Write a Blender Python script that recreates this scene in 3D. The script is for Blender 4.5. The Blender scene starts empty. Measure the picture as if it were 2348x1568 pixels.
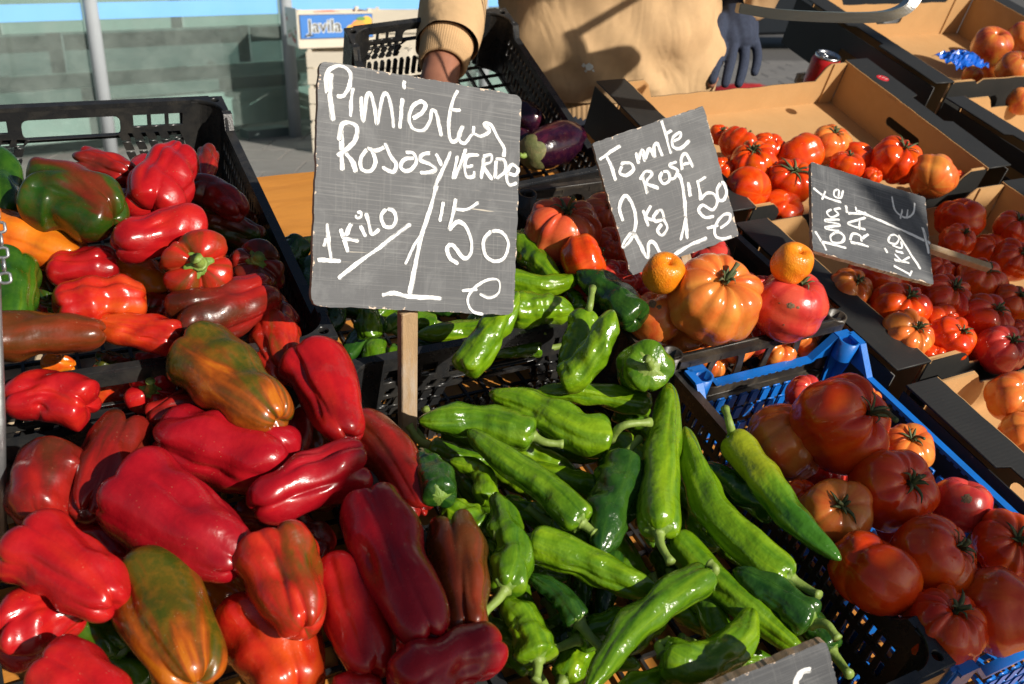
import bpy, bmesh, math, random, re
import numpy as np
from mathutils import Matrix, Vector
rnd = random.Random(11)

# ------------------------------------------------------------------ camera
PITCH = math.radians(21.0)
CAM = np.array([0.0, 0.0, 1.30])
scene = bpy.context.scene
cam_data = bpy.data.cameras.new('camera')
cam = bpy.data.objects.new('camera', cam_data)
scene.collection.objects.link(cam)
cam.location = CAM
cam.rotation_euler = (math.pi/2 - PITCH, 0, 0)
cam_data.sensor_width = 36.0
cam_data.lens = 35.0
cam_data.clip_start = 0.02
cam_data.clip_end = 500
cam_data.dof.use_dof = True
cam_data.dof.focus_distance = 1.12
cam_data.dof.aperture_fstop = 10.0
scene.camera = cam

# stall frame: the stall leans towards the customer; x right, y away, z off the boards
FPX = 2282.0; CX, CY = 1173.5, 784.0        # photograph at 2347 x 1568
def _n(v): return v/np.linalg.norm(v)
SY = _n(np.array([-1604., -2184., FPX]))
SX = np.array([4426., -894., FPX]); SX = _n(SX); SX = _n(SX - SY*(SX@SY))
SZ = np.cross(SX, SY)
SO = 4.798e-4*np.array([-344., 74., FPX])
SR = np.array([SX, SY, SZ])
cp, sp_ = math.cos(PITCH), math.sin(PITCH)
C2W = np.array([[1, 0, 0], [0, -sp_, cp], [0, -cp, -sp_]])      # camera (right, down, forward) to world
SW = C2W@SR.T                                                   # stall to world rotation
SWO = CAM + C2W@SO
MST = Matrix([[SW[0,0],SW[0,1],SW[0,2],SWO[0]],[SW[1,0],SW[1,1],SW[1,2],SWO[1]],[SW[2,0],SW[2,1],SW[2,2],SWO[2]],[0,0,0,1]])
def at(px, py, z=0.0):
    r = np.array([px-CX, py-CY, FPX]); s = (SZ@SO + z)/(SZ@r)
    return SR@(r*s - SO)
def atd(px, py, d):                          # stall point at a depth from the lens
    return SR@(np.array([px-CX, py-CY, FPX])*(d/FPX) - SO)
def depth(p): return (SR.T@np.asarray(p) + SO)[2]
def wat(px, py, d): return CAM + C2W@(np.array([px-CX, py-CY, FPX])*(d/FPX))
def wground(px, py, z=0.0):
    r = C2W@np.array([px-CX, py-CY, FPX]); return CAM + r*((z-CAM[2])/r[2])
def w2s(p): return SW.T@(np.asarray(p)-SWO)
def s2w(p): return SW@np.asarray(p)+SWO

# ------------------------------------------------------------------ sun, sky, exposure
SUN_S = _n(np.array([0.52, -0.98, 1.0]))
SUN_W = SW@SUN_S
el = math.asin(SUN_W[2]); az = math.atan2(SUN_W[0], SUN_W[1])
world = bpy.data.worlds.new('World'); scene.world = world; world.use_nodes = True
wn = world.node_tree.nodes; wl = world.node_tree.links
sky = wn.new('ShaderNodeTexSky'); sky.sky_type = 'NISHITA'; sky.sun_disc = False
sky.sun_elevation = el; sky.sun_rotation = az
bg = wn['Background']; bg.inputs['Strength'].default_value = 0.05
wl.new(sky.outputs[0], bg.inputs['Color'])
sun_data = bpy.data.lights.new('sun', 'SUN'); sun_data.energy = 5.0; sun_data.angle = math.radians(0.6)
sun_data.color = (1.0, 0.93, 0.82)
sun = bpy.data.objects.new('sun', sun_data); scene.collection.objects.link(sun)
sun.rotation_euler = Vector(SUN_W).to_track_quat('Z', 'Y').to_euler()
scene.view_settings.view_transform = 'Standard'
scene.view_settings.look = 'None'
scene.view_settings.exposure = 0.30
scene.view_settings.gamma = 1.0
scene.render.engine = 'CYCLES'
scene.cycles.max_bounces = 5
scene.cycles.diffuse_bounces = 3
scene.cycles.glossy_bounces = 3
scene.cycles.transparent_max_bounces = 12

# ------------------------------------------------------------------ helpers
def mesh(name, V, Fc, smooth=True, attrs=None):
    me = bpy.data.meshes.new(name)
    me.from_pydata([tuple(v) for v in V], [], [tuple(f) for f in Fc])
    me.validate()
    if smooth:
        me.polygons.foreach_set('use_smooth', [True]*len(me.polygons))
    if attrs:
        for k, a in attrs.items():
            at_ = me.attributes.new(k, 'FLOAT', 'POINT'); at_.data.foreach_set('value', np.asarray(a, dtype=np.float32))
    me.update()
    return me
def link(name, me, mats, parent=None, M=None, label=None, cat=None, group=None, kind=None):
    o = bpy.data.objects.new(name, me); scene.collection.objects.link(o)
    if me is not None and mats is not None:
        if not isinstance(mats, (list, tuple)): mats = [mats]
        if len(me.materials) == 0:
            for m in mats: me.materials.append(m)
    if parent is not None: o.parent = parent
    if M is not None: o.matrix_local = M
    if label: o['label'] = label
    if cat: o['category'] = cat
    if group: o['group'] = group
    if kind: o['kind'] = kind
    return o
def stM(p): return MST@Matrix.Translation(Vector(tuple(map(float, p))))
def wM(p): return Matrix.Translation(Vector(tuple(map(float, p))))

class MB:                                     # collects simple solids into one mesh
    def __init__(s): s.V = []; s.F = []
    def add(s, V, Fc):
        b = len(s.V); s.V += [tuple(v) for v in V]; s.F += [tuple(i+b for i in f) for f in Fc]; return s
    def box(s, a, b):
        x0,y0,z0 = a; x1,y1,z1 = b
        return s.add([(x0,y0,z0),(x1,y0,z0),(x1,y1,z0),(x0,y1,z0),(x0,y0,z1),(x1,y0,z1),(x1,y1,z1),(x0,y1,z1)],
                     [(0,3,2,1),(4,5,6,7),(0,1,5,4),(1,2,6,5),(2,3,7,6),(3,0,4,7)])
    def hexa(s, P): return s.add(P, [(0,3,2,1),(4,5,6,7),(0,1,5,4),(1,2,6,5),(2,3,7,6),(3,0,4,7)])
    def bar(s, p, q, w, h, up=(0,0,1)):
        p = np.asarray(p, float); q = np.asarray(q, float); t = _n(q-p); u = np.asarray(up, float)
        side = _n(np.cross(t, u)); u = np.cross(side, t); a = side*w/2; b = u*h/2
        return s.hexa([p-a-b, p+a-b, q+a-b, q-a-b, p-a+b, p+a+b, q+a+b, q-a+b])
    def tube(s, pts, r, n=10, cap=True):
        pts = np.asarray(pts, float); K = len(pts); r = np.broadcast_to(np.asarray(r, float), (K,))
        T, N, B = frames(pts); V = []
        for i in range(K):
            for j in range(n):
                a = 2*math.pi*j/n; V.append(pts[i]+r[i]*(N[i]*math.cos(a)+B[i]*math.sin(a)))
        Fc = [(i*n+j, i*n+(j+1)%n, (i+1)*n+(j+1)%n, (i+1)*n+j) for i in range(K-1) for j in range(n)]
        if cap: Fc += [tuple(reversed(range(n))), tuple(range((K-1)*n, K*n))]
        return s.add(V, Fc)
    def build(s, name, smooth=False): return mesh(name, s.V, s.F, smooth)

def frames(P):
    K = len(P); T = np.gradient(P, axis=0); T /= np.linalg.norm(T, axis=1)[:, None]+1e-12
    N = np.zeros_like(P); u = np.array([0.13, 0.21, 1.0])
    if abs(T[0]@_n(u)) > 0.95: u = np.array([0., 1., 0.1])
    N[0] = _n(u - T[0]*(u@T[0]))
    for i in range(1, K): N[i] = _n(N[i-1] - T[i]*(N[i-1]@T[i]))
    return T, N, np.cross(T, N)
def catmull(P, m):
    P = np.asarray(P, float); K = len(P)
    if K == 2:
        t = np.linspace(0, 1, m)[:, None]; return P[0]*(1-t)+P[1]*t
    Q = np.vstack([2*P[0]-P[1], P, 2*P[-1]-P[-2]])
    out = []
    for u in np.linspace(0, K-1, m):
        i = min(int(u), K-2); t = u-i; a, b, c, d = Q[i], Q[i+1], Q[i+2], Q[i+3]
        out.append(0.5*((2*b)+(c-a)*t+(2*a-5*b+4*c-d)*t*t+(3*b-a-3*c+d)*t**3))
    return np.array(out)

def loft(spine, R, crest, groove, grooves, ns=30, npn=54, seed=0, wob=0.04, dents=(), rip=0.0, taper=0.0, lobeamp=0.12, squash=1.0, gp=0.6, creases=()):
    """Fruit surface round a spine: lobes run on the crest profile, the folds between them on the groove profile."""
    rg = np.random.RandomState(seed)
    S = catmull(spine, 48); seg = np.linalg.norm(np.diff(S, axis=0), axis=1); cum = np.r_[0, np.cumsum(seg)]; L = cum[-1]
    T, N, B = frames(S)
    Cc = catmull(np.array(crest, float), ns); Gg = catmull(np.array(groove, float), ns)
    Cc[:, 1] = np.maximum(Cc[:, 1], 0); Gg[:, 1] = np.maximum(Gg[:, 1], 0)
    ph = np.linspace(0, 2*math.pi, npn, endpoint=False)
    if len(grooves):
        g = np.sort(np.mod(np.array(grooves), 2*math.pi)); ge = np.r_[g, g[0]+2*math.pi]
        p2 = np.where(ph < g[0], ph+2*math.pi, ph); k = np.clip(np.searchsorted(ge, p2, side='right')-1, 0, len(g)-1)
        fr = (p2-ge[k])/(ge[k+1]-ge[k]); w = np.sin(math.pi*np.clip(fr, 0, 1))**gp
        amp = 1.01+rg.uniform(-lobeamp*0.8, lobeamp*0.6, len(g)); am = amp[k]; am = 1+(am-1)*w
    else: w = np.ones_like(ph); am = np.ones_like(ph)
    X = Gg[:, 0][:, None]+(Cc[:, 0]-Gg[:, 0])[:, None]*w[None]
    r = (Gg[:, 1][:, None]+(Cc[:, 1]-Gg[:, 1])[:, None]*w[None])*am[None]
    r *= (1-taper*np.clip(X, 0, 1))
    f = np.zeros_like(r)
    for _ in range(6):
        kx, kp = rg.uniform(1.5, 7), rg.randint(0, 5); f += np.sin(kx*X*math.pi+rg.uniform(0, 7)+kp*ph[None]+rg.uniform(0, 7))
    r *= 1+wob*f/2.2
    if rip:
        f = np.zeros_like(r)
        for _ in range(5):
            kx, kp = rg.uniform(14, 38), rg.randint(1, 4); f += np.sin(kx*X+rg.uniform(0, 7)+np.sin(kp*ph+rg.uniform(0, 7))[None]*1.6)*np.clip(np.sin(ph*rg.randint(1, 3)+rg.uniform(0, 7)), 0, 1)[None]
        r *= 1+rip*f/2.0*np.clip(np.sin(np.clip(X, 0, 1)*math.pi), 0, 1)
    for (dx, dp, ds, dd) in dents:
        dphi = np.angle(np.exp(1j*(ph-dp)))[None]
        r *= 1-dd*np.exp(-((X-dx)/ds)**2-(dphi/(ds*2.4))**2)
    for (cp_, cw_, cd_, c0_, c1_, cb_) in creases:      # sharp folds running along the fruit
        dphi = np.angle(np.exp(1j*(ph[None]-cp_-cb_*np.sin(X*4.0))))
        r *= 1-cd_*np.exp(-np.abs(dphi/cw_)**1.3)*np.clip((X-c0_)/0.12, 0, 1)*np.clip((c1_-X)/0.12, 0, 1)
    r *= R
    xs = X*L
    idx = np.clip(xs, 0, L)
    def ip(A): return np.stack([np.interp(idx, cum, A[:, q]) for q in range(3)], -1)
    P = ip(S); Tn = ip(T); Nn = ip(N); Bn = ip(B)
    P = P + Tn*(xs-idx)[..., None]
    V = P + Nn*(r*np.cos(ph)[None]*squash)[..., None] + Bn*(r*np.sin(ph)[None])[..., None]
    inner = V[1:-1].reshape(-1, 3); K = ns-2
    verts = np.vstack([inner, V[0].mean(0)[None], V[-1].mean(0)[None]])
    Fc = []
    for i in range(K-1):
        for j in range(npn):
            a, b = i*npn+j, i*npn+(j+1) % npn; Fc.append((a, b, b+npn, a+npn))
    a0, a1 = K*npn, K*npn+1
    for j in range(npn):
        Fc.append((a0, (j+1) % npn, j)); Fc.append((a1, (K-1)*npn+j, (K-1)*npn+(j+1) % npn))
    ax = np.r_[np.clip(X[1:-1].reshape(-1), 0, 1), 0, 1]
    gr = np.r_[np.broadcast_to(w, (K, npn)).reshape(-1), 0, 0]
    ca = np.r_[np.broadcast_to(np.cos(ph), (K, npn)).reshape(-1), 0, 0]; sa = np.r_[np.broadcast_to(np.sin(ph), (K, npn)).reshape(-1), 0, 0]
    return verts, Fc, ax, gr, (S, T, N, B, ca, sa)

# ------------------------------------------------------------------ materials
MATS = {}
def newmat(name):
    m = bpy.data.materials.new(name); m.use_nodes = True; nt = m.node_tree
    return m, nt, nt.nodes['Principled BSDF']
def nd(nt, t, **kw):
    n = nt.nodes.new(t)
    for k, v in kw.items():
        if k in n.inputs: n.inputs[k].default_value = v
        else: setattr(n, k, v)
    return n
def ramp(nt, src, stops, interp='LINEAR'):
    r = nt.nodes.new('ShaderNodeValToRGB'); cr = r.color_ramp; cr.interpolation = interp
    while len(cr.elements) < len(stops): cr.elements.new(0.5)
    for e, (p, c) in zip(cr.elements, stops):
        e.position = p; e.color = (c[0], c[1], c[2], 1) if hasattr(c, '__len__') else (c, c, c, 1)
    nt.links.new(src, r.inputs[0]); return r
def mixc(nt, fac, a, b, blend='MIX'):
    m = nt.nodes.new('ShaderNodeMix'); m.data_type = 'RGBA'; m.blend_type = blend
    for s, i in ((fac, 0), (a, 6), (b, 7)):
        if hasattr(s, 'is_linked') or isinstance(s, bpy.types.NodeSocket): nt.links.new(s, m.inputs[i])
        elif i == 0: m.inputs[0].default_value = s
        else: m.inputs[i].default_value = (*s, 1)
    return m.outputs[2]
def objco(nt, scale=(1,1,1), off=True):
    tc = nt.nodes.new('ShaderNodeTexCoord'); mp = nt.nodes.new('ShaderNodeMapping'); mp.inputs['Scale'].default_value = scale
    nt.links.new(tc.outputs['Object'], mp.inputs[0])
    if off:
        oi = nt.nodes.new('ShaderNodeObjectInfo'); ml = nt.nodes.new('ShaderNodeVectorMath'); ml.operation = 'SCALE'
        cb = nt.nodes.new('ShaderNodeCombineXYZ')
        for k in range(3): nt.links.new(oi.outputs['Random'], cb.inputs[k])
        nt.links.new(cb.outputs[0], ml.inputs[0]); ml.inputs['Scale'].default_value = 37.0
        ad = nt.nodes.new('ShaderNodeVectorMath'); ad.operation = 'ADD'
        nt.links.new(mp.outputs[0], ad.inputs[0]); nt.links.new(ml.outputs[0], ad.inputs[1]); return ad.outputs[0]
    return mp.outputs[0]
def noise(nt, vec, scale, detail=3, rough=0.5, dist=0.0):
    n = nd(nt, 'ShaderNodeTexNoise', Scale=scale, Detail=detail, Roughness=rough, Distortion=dist); nt.links.new(vec, n.inputs['Vector']); return n.outputs['Fac']
def bump(nt, b, h, strength, dist):
    n = nd(nt, 'ShaderNodeBump', Strength=strength, Distance=dist); nt.links.new(h, n.inputs['Height']); nt.links.new(n.outputs[0], b.inputs['Normal']); return n
def math_(nt, op, a, b=None):
    n = nt.nodes.new('ShaderNodeMath'); n.operation = op
    for i, s in enumerate((a, b)):
        if s is None: continue
        if isinstance(s, (int, float)): n.inputs[i].default_value = s
        else: nt.links.new(s, n.inputs[i])
    return n.outputs[0]
def attr(nt, name):
    a = nt.nodes.new('ShaderNodeAttribute'); a.attribute_name = name; return a.outputs['Fac']

def skin_mat(name, stops, nscale=16, speck=(0.85,0.75,0.4), rough=0.25, axial=0.0, groovec=None, bumps=0.14, coat=0.25, speckamt=0.22, lo=0.3, hi=0.7, sss=0.0):
    """Waxy fruit skin: patches of ripening colour from noise, drifting along the fruit; pale specks; faint dust."""
    m, nt, b = newmat(name); v = objco(nt)
    cb_ = nt.nodes.new('ShaderNodeCombineXYZ'); nt.links.new(attr(nt, 'ca'), cb_.inputs[0]); nt.links.new(attr(nt, 'sa'), cb_.inputs[1]); nt.links.new(math_(nt, 'MULTIPLY', attr(nt, 'axial'), 1.1), cb_.inputs[2])
    oi_ = nt.nodes.new('ShaderNodeObjectInfo'); va_ = nt.nodes.new('ShaderNodeVectorMath'); va_.operation = 'ADD'; nt.links.new(cb_.outputs[0], va_.inputs[0])
    sc_ = nt.nodes.new('ShaderNodeVectorMath'); sc_.operation = 'SCALE'; sc_.inputs['Scale'].default_value = 53.0; c3_ = nt.nodes.new('ShaderNodeCombineXYZ')
    for k in range(3): nt.links.new(oi_.outputs['Random'], c3_.inputs[k])
    nt.links.new(c3_.outputs[0], sc_.inputs[0]); nt.links.new(sc_.outputs[0], va_.inputs[1])
    n1 = noise(nt, va_.outputs[0], nscale*0.085, 3.0, 0.55, 0.5)
    s = n1
    if axial: s = math_(nt, 'ADD', s, math_(nt, 'MULTIPLY', math_(nt, 'SUBTRACT', attr(nt, 'axial'), 0.5), axial))
    mr = nd(nt, 'ShaderNodeMapRange'); nt.links.new(s, mr.inputs[0]); mr.inputs[1].default_value = lo; mr.inputs[2].default_value = hi
    c = ramp(nt, mr.outputs[0], stops).outputs[0]
    fine = noise(nt, v, 90, 4, 0.6)
    c = mixc(nt, math_(nt, 'MULTIPLY', ramp(nt, fine, [(0.45, 0), (0.75, 1)]).outputs[0], 0.22), c, tuple(min(1, x*1.25+0.004) for x in stops[-1][1]))
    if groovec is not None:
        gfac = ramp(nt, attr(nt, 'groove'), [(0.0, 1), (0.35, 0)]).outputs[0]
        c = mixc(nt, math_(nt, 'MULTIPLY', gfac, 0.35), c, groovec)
    sp = nd(nt, 'ShaderNodeTexVoronoi', Scale=260.0); nt.links.new(v, sp.inputs['Vector'])
    spk = ramp(nt, sp.outputs['Distance'], [(0.05, 1), (0.12, 0)]).outputs[0]
    gate = ramp(nt, noise(nt, v, 45, 2), [(0.5, 0), (0.62, 1)]).outputs[0]
    c = mixc(nt, math_(nt, 'MULTIPLY', math_(nt, 'MULTIPLY', spk, gate), speckamt), c, speck)
    nt.links.new(c, b.inputs['Base Color'])
    rr = ramp(nt, noise(nt, v, 28, 4, 0.65), [(0.35, rough*0.7), (0.7, rough*1.5)]).outputs[0]
    nt.links.new(rr, b.inputs['Roughness'])
    b.inputs['Specular IOR Level'].default_value = 0.38
    b.inputs['Coat Weight'].default_value = coat*0.95; b.inputs['Coat Roughness'].default_value = 0.085
    b.inputs['Subsurface Weight'].default_value = sss; b.inputs['Subsurface Radius'].default_value = (0.010, 0.004, 0.002); b.inputs['Subsurface Scale'].default_value = 0.6
    h = math_(nt, 'ADD', math_(nt, 'MULTIPLY', noise(nt, v, 30, 3, 0.5), 1.6), math_(nt, 'ADD', math_(nt, 'MULTIPLY', noise(nt, v, 90, 3, 0.5), 0.45), math_(nt, 'MULTIPLY', noise(nt, v, 320, 3, 0.6), 0.12)))
    bump(nt, b, h, bumps*1.8, 0.005)
    MATS[name] = m; return m
RED = (0.52, 0.010, 0.012); DRED = (0.30, 0.006, 0.010); ORA = (0.62, 0.085, 0.008); CHO = (0.13, 0.014, 0.008); BRN = (0.20, 0.045, 0.008)
GRN = (0.055, 0.145, 0.008); DGN = (0.012, 0.055, 0.008); YEL = (0.42, 0.24, 0.012)
skin_mat('pepper_red', [(0, (0.2968,0.0052,0.0082)), (0.5, (0.3710,0.0067,0.0089)), (1, (0.4452,0.0163,0.0089))])
skin_mat('pepper_crimson', [(0, (0.2376,0.0033,0.0079)), (0.6, (0.3102,0.0046,0.0106)), (1, (0.3630,0.0079,0.0106))])
skin_mat('pepper_scarlet', [(0, (0.3588,0.0078,0.0062)), (0.5, (0.4524,0.0195,0.0062)), (1, (0.5148,0.0663,0.0078))], nscale=12, axial=0.3)
skin_mat('pepper_orange', [(0, (0.4930,0.0382,0.0051)), (0.5, (0.5950,0.1190,0.0068)), (1, (0.6120,0.2040,0.0102))], nscale=11)
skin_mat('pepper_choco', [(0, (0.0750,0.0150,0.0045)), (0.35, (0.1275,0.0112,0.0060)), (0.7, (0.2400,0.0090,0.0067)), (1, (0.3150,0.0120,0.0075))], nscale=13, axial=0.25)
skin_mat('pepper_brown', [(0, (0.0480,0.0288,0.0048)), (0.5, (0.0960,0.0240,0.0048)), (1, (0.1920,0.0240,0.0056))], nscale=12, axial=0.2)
skin_mat('pepper_mixed', [(0, (0.030,0.048,0.004)), (0.40, (0.075,0.058,0.004)), (0.65, (0.15,0.040,0.004)), (0.85, (0.30,0.060,0.005)), (1, (0.40,0.11,0.006))], nscale=17, axial=0.15)
skin_mat('pepper_turning', [(0, (0.0144,0.0600,0.0048)), (0.4, (0.0320,0.0600,0.0048)), (0.62, (0.0880,0.0240,0.0048)), (1, (0.1760,0.0160,0.0064))], nscale=13)
skin_mat('pepper_green', [(0, (0.0135,0.0562,0.0045)), (0.6, (0.0300,0.0938,0.0053)), (1, (0.0750,0.1500,0.0075))], nscale=12)
skin_mat('pepper_flame', [(0, (0.0675,0.0525,0.0045)), (0.35, (0.2250,0.0263,0.0053)), (0.6, (0.3900,0.0150,0.0075)), (1, (0.4650,0.0300,0.0090))], nscale=16)
LG = dict(bumps=0.36, rough=0.20, nscale=20, speck=(0.5,0.6,0.25), speckamt=0.2, coat=0.35)
skin_mat('chilli_bright', [(0, (0.0543,0.1420,0.0034)), (0.5, (0.1044,0.2088,0.0042)), (1, (0.1921,0.3090,0.0067))], **LG)
skin_mat('chilli_mid', [(0, (0.0348,0.1045,0.0034)), (0.5, (0.0680,0.1568,0.0044)), (1, (0.1307,0.2352,0.0070))], **LG)
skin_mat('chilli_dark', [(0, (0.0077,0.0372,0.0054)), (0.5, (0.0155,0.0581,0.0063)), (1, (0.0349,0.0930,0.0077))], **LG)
skin_mat('chilli_yellow', [(0, (0.2380,0.2805,0.0102)), (0.45, (0.1190,0.2380,0.0085)), (1, (0.0340,0.1190,0.0068))], axial=1.3, **{**LG, 'nscale': 9})
TM = dict(bumps=0.07, speck=(0.8,0.5,0.25), speckamt=0.25, coat=0.25)
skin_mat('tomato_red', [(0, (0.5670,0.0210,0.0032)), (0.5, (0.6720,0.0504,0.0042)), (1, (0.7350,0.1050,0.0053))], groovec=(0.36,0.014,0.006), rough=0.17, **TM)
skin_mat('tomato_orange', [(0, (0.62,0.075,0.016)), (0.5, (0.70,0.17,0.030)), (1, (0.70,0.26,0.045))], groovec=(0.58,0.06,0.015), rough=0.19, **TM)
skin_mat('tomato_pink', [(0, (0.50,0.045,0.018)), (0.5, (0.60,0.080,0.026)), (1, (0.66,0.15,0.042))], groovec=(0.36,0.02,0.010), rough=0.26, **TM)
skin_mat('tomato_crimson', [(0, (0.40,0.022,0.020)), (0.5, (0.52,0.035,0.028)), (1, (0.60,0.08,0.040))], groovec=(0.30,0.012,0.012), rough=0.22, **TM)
skin_mat('orange_peel', [(0, (0.72,0.16,0.006)), (0.5, (0.80,0.22,0.008)), (1, (0.82,0.28,0.012))], bumps=0.0, rough=0.30, coat=0.25, speckamt=0.0)
_m = MATS['orange_peel']; _nt = _m.node_tree; _b = _nt.nodes['Principled BSDF']
_v = nd(_nt, 'ShaderNodeTexVoronoi', Scale=520.0); _nt.links.new(objco(_nt), _v.inputs['Vector']); bump(_nt, _b, _v.outputs['Distance'], 0.35, 0.0016)
skin_mat('aubergine_skin', [(0, (0.010,0.003,0.010)), (0.6, (0.020,0.003,0.014)), (0.85, (0.060,0.006,0.022)), (1, (0.10,0.020,0.014))], rough=0.17, coat=0.5, speckamt=0.2)
skin_mat('apple_skin', [(0, (0.60,0.32,0.05)), (0.4, (0.62,0.17,0.03)), (1, (0.42,0.035,0.02))], nscale=18, rough=0.25)

def plain(name, col, rough=0.5, var=0.25, nscale=30, bscale=120, bstr=0.15, spec=0.5, metal=0.0, stretch=(1,1,1), dust=None, dustamt=0.5, bdist=0.002):
    m, nt, b = newmat(name); v = objco(nt, stretch)
    n1 = noise(nt, v, nscale, 4, 0.6)
    c = mixc(nt, n1, tuple(x*(1-var) for x in col), tuple(min(1, x*(1+var)) for x in col))
    if dust is not None:
        dfac = ramp(nt, noise(nt, v, nscale*0.55, 6, 0.7, 0.6), [(0.46, 0), (0.72, 1)]).outputs[0]
        c = mixc(nt, math_(nt, 'MULTIPLY', dfac, dustamt), c, dust)
    nt.links.new(c, b.inputs['Base Color'])
    nt.links.new(ramp(nt, noise(nt, v, nscale*1.7, 4, 0.6), [(0.3, max(0.05, rough*0.75)), (0.75, min(1, rough*1.3))]).outputs[0], b.inputs['Roughness'])
    b.inputs['Metallic'].default_value = metal; b.inputs['Specular IOR Level'].default_value = spec
    if bstr: bump(nt, b, noise(nt, v, bscale, 4, 0.6), bstr, bdist)
    MATS[name] = m; return m
plain('stem_green', (0.19,0.27,0.05), 0.5, 0.4, 90, 300, 0.3)
plain('calyx_green', (0.13,0.22,0.03), 0.5, 0.4, 80, 260, 0.4)
plain('corky', (0.20,0.12,0.06), 0.9, 0.5, 300, 500, 0.8, dust=(0.05,0.03,0.015), dustamt=0.7)
plain('leaf_dry', (0.12,0.13,0.04), 0.7, 0.5, 120, 300, 0.6, dust=(0.28,0.20,0.09), dustamt=0.7)
plain('stem_dry', (0.24,0.20,0.09), 0.7, 0.4, 90, 300, 0.4)
plain('sepal_green', (0.06,0.085,0.025), 0.65, 0.5, 120, 300, 0.3, dust=(0.22,0.17,0.08), dustamt=0.6)
plain('black_plastic', (0.016,0.0165,0.0175), 0.30, 0.25, 40, 350, 0.12, dust=(0.085,0.075,0.06), dustamt=0.35)
plain('brown_plastic', (0.020,0.017,0.015), 0.42, 0.25, 40, 350, 0.12, dust=(0.12,0.095,0.065), dustamt=0.6)
plain('blue_plastic', (0.006,0.135,0.52), 0.36, 0.18, 30, 350, 0.10, dust=(0.012,0.10,0.30), dustamt=0.6)
plain('kraft', (0.48,0.275,0.112), 0.8, 0.10, 25, 400, 0.15, dust=(0.44,0.24,0.09), dustamt=0.5)
plain('table_wood', (0.50,0.205,0.035), 0.55, 0.25, 9, 60, 0.12, stretch=(1,7,7), dust=(0.33,0.12,0.02), dustamt=0.6)
plain('stick_wood', (0.36,0.235,0.125), 0.75, 0.3, 16, 120, 0.4, stretch=(6,6,1), dust=(0.45,0.42,0.38), dustamt=0.55)
plain('crate_wood', (0.55,0.42,0.28), 0.75, 0.18, 10, 90, 0.2, stretch=(1,8,8))
plain('steel', (0.22,0.215,0.21), 0.20, 0.15, 18, 200, 0.05, metal=1.0, stretch=(1,9,9))
plain('aluminium', (0.75,0.75,0.76), 0.25, 0.05, 20, 200, 0.0, metal=1.0)
plain('galvanised', (0.36,0.37,0.38), 0.4, 0.2, 60, 200, 0.1, metal=0.8)
plain('fleece', (0.54,0.355,0.19), 0.95, 0.10, 60, 900, 0.5, spec=0.15)
plain('pale_wood', (0.60,0.54,0.44), 0.75, 0.12, 10, 90, 0.2, stretch=(1,8,8))
plain('fleece_rib', (0.52,0.33,0.17), 0.95, 0.08, 60, 900, 0.3, spec=0.15)
plain('glove_knit', (0.040,0.050,0.082), 0.95, 0.35, 160, 700, 0.9, spec=0.15)
plain('denim', (0.03,0.035,0.05), 0.9, 0.3, 60, 500, 0.3, spec=0.2)
plain('skin', (0.30,0.125,0.075), 0.5, 0.15, 60, 350, 0.12)
plain('hair', (0.02,0.014,0.01), 0.6, 0.3, 60, 300, 0.5)
plain('white_paint', (0.82,0.82,0.80), 0.6, 0.05, 60, 300, 0.3)
plain('red_paint', (0.50,0.014,0.016), 0.3, 0.1, 30, 300, 0.03)
plain('white_card', (0.66,0.67,0.62), 0.6, 0.1, 30, 300, 0.05)
plain('label_blue', (0.03,0.17,0.52), 0.5, 0.12, 20, 300, 0.0)
plain('ink_black', (0.01,0.01,0.012), 0.5, 0.1, 30, 300, 0.0)
plain('leaf_print', (0.10,0.24,0.05), 0.5, 0.3, 60, 300, 0.0)
plain('peach_print', (0.75,0.28,0.05), 0.5, 0.4, 25, 300, 0.0)
plain('mesh_red', (0.75,0.10,0.06), 0.7, 0.3, 60, 300, 0.2)
plain('post_grey', (0.36,0.39,0.42), 0.35, 0.1, 10, 100, 0.03)
plain('frame_grey', (0.10,0.135,0.135), 0.5, 0.15, 8, 100, 0.05)
plain('panel_teal', (0.34,0.42,0.41), 0.6, 0.2, 3, 40, 0.06)
plain('bench_dark', (0.09,0.125,0.13), 0.5, 0.3, 5, 60, 0.05)
plain('stone', (0.20,0.19,0.18), 0.85, 0.2, 7, 90, 0.25, dust=(0.20,0.19,0.18), dustamt=0.6)
plain('joint', (0.11,0.105,0.10), 0.95, 0.3, 20, 90, 0.2)
plain('car_paint', (0.012,0.016,0.022), 0.2, 0.15, 5, 60, 0.0)
plain('rubber', (0.012,0.012,0.012), 0.75, 0.3, 30, 200, 0.2)
plain('tarp_red', (0.42,0.02,0.02), 0.6, 0.2, 10, 60, 0.2)
plain('tarp_blue', (0.02,0.04,0.20), 0.6, 0.2, 10, 60, 0.2)
plain('wrapper_blue', (0.008,0.11,0.55), 0.25, 0.2, 30, 200, 0.1)
plain('sticker_red', (0.55,0.012,0.02), 0.4, 0.1, 30, 200, 0.0)
plain('awning_canvas', (0.28,0.27,0.24), 0.85, 0.1, 10, 200, 0.1)  # cloth of the added, unseen shade flaps and their cords
plain('brick_far', (0.30,0.25,0.21), 0.9, 0.2, 2, 40, 0.1)
plain('blue_band', (0.14,0.38,0.74), 0.55, 0.08, 3, 60, 0.0)
plain('yellow_plastic', (0.70,0.42,0.03), 0.5, 0.2, 20, 60, 0.0)
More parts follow.
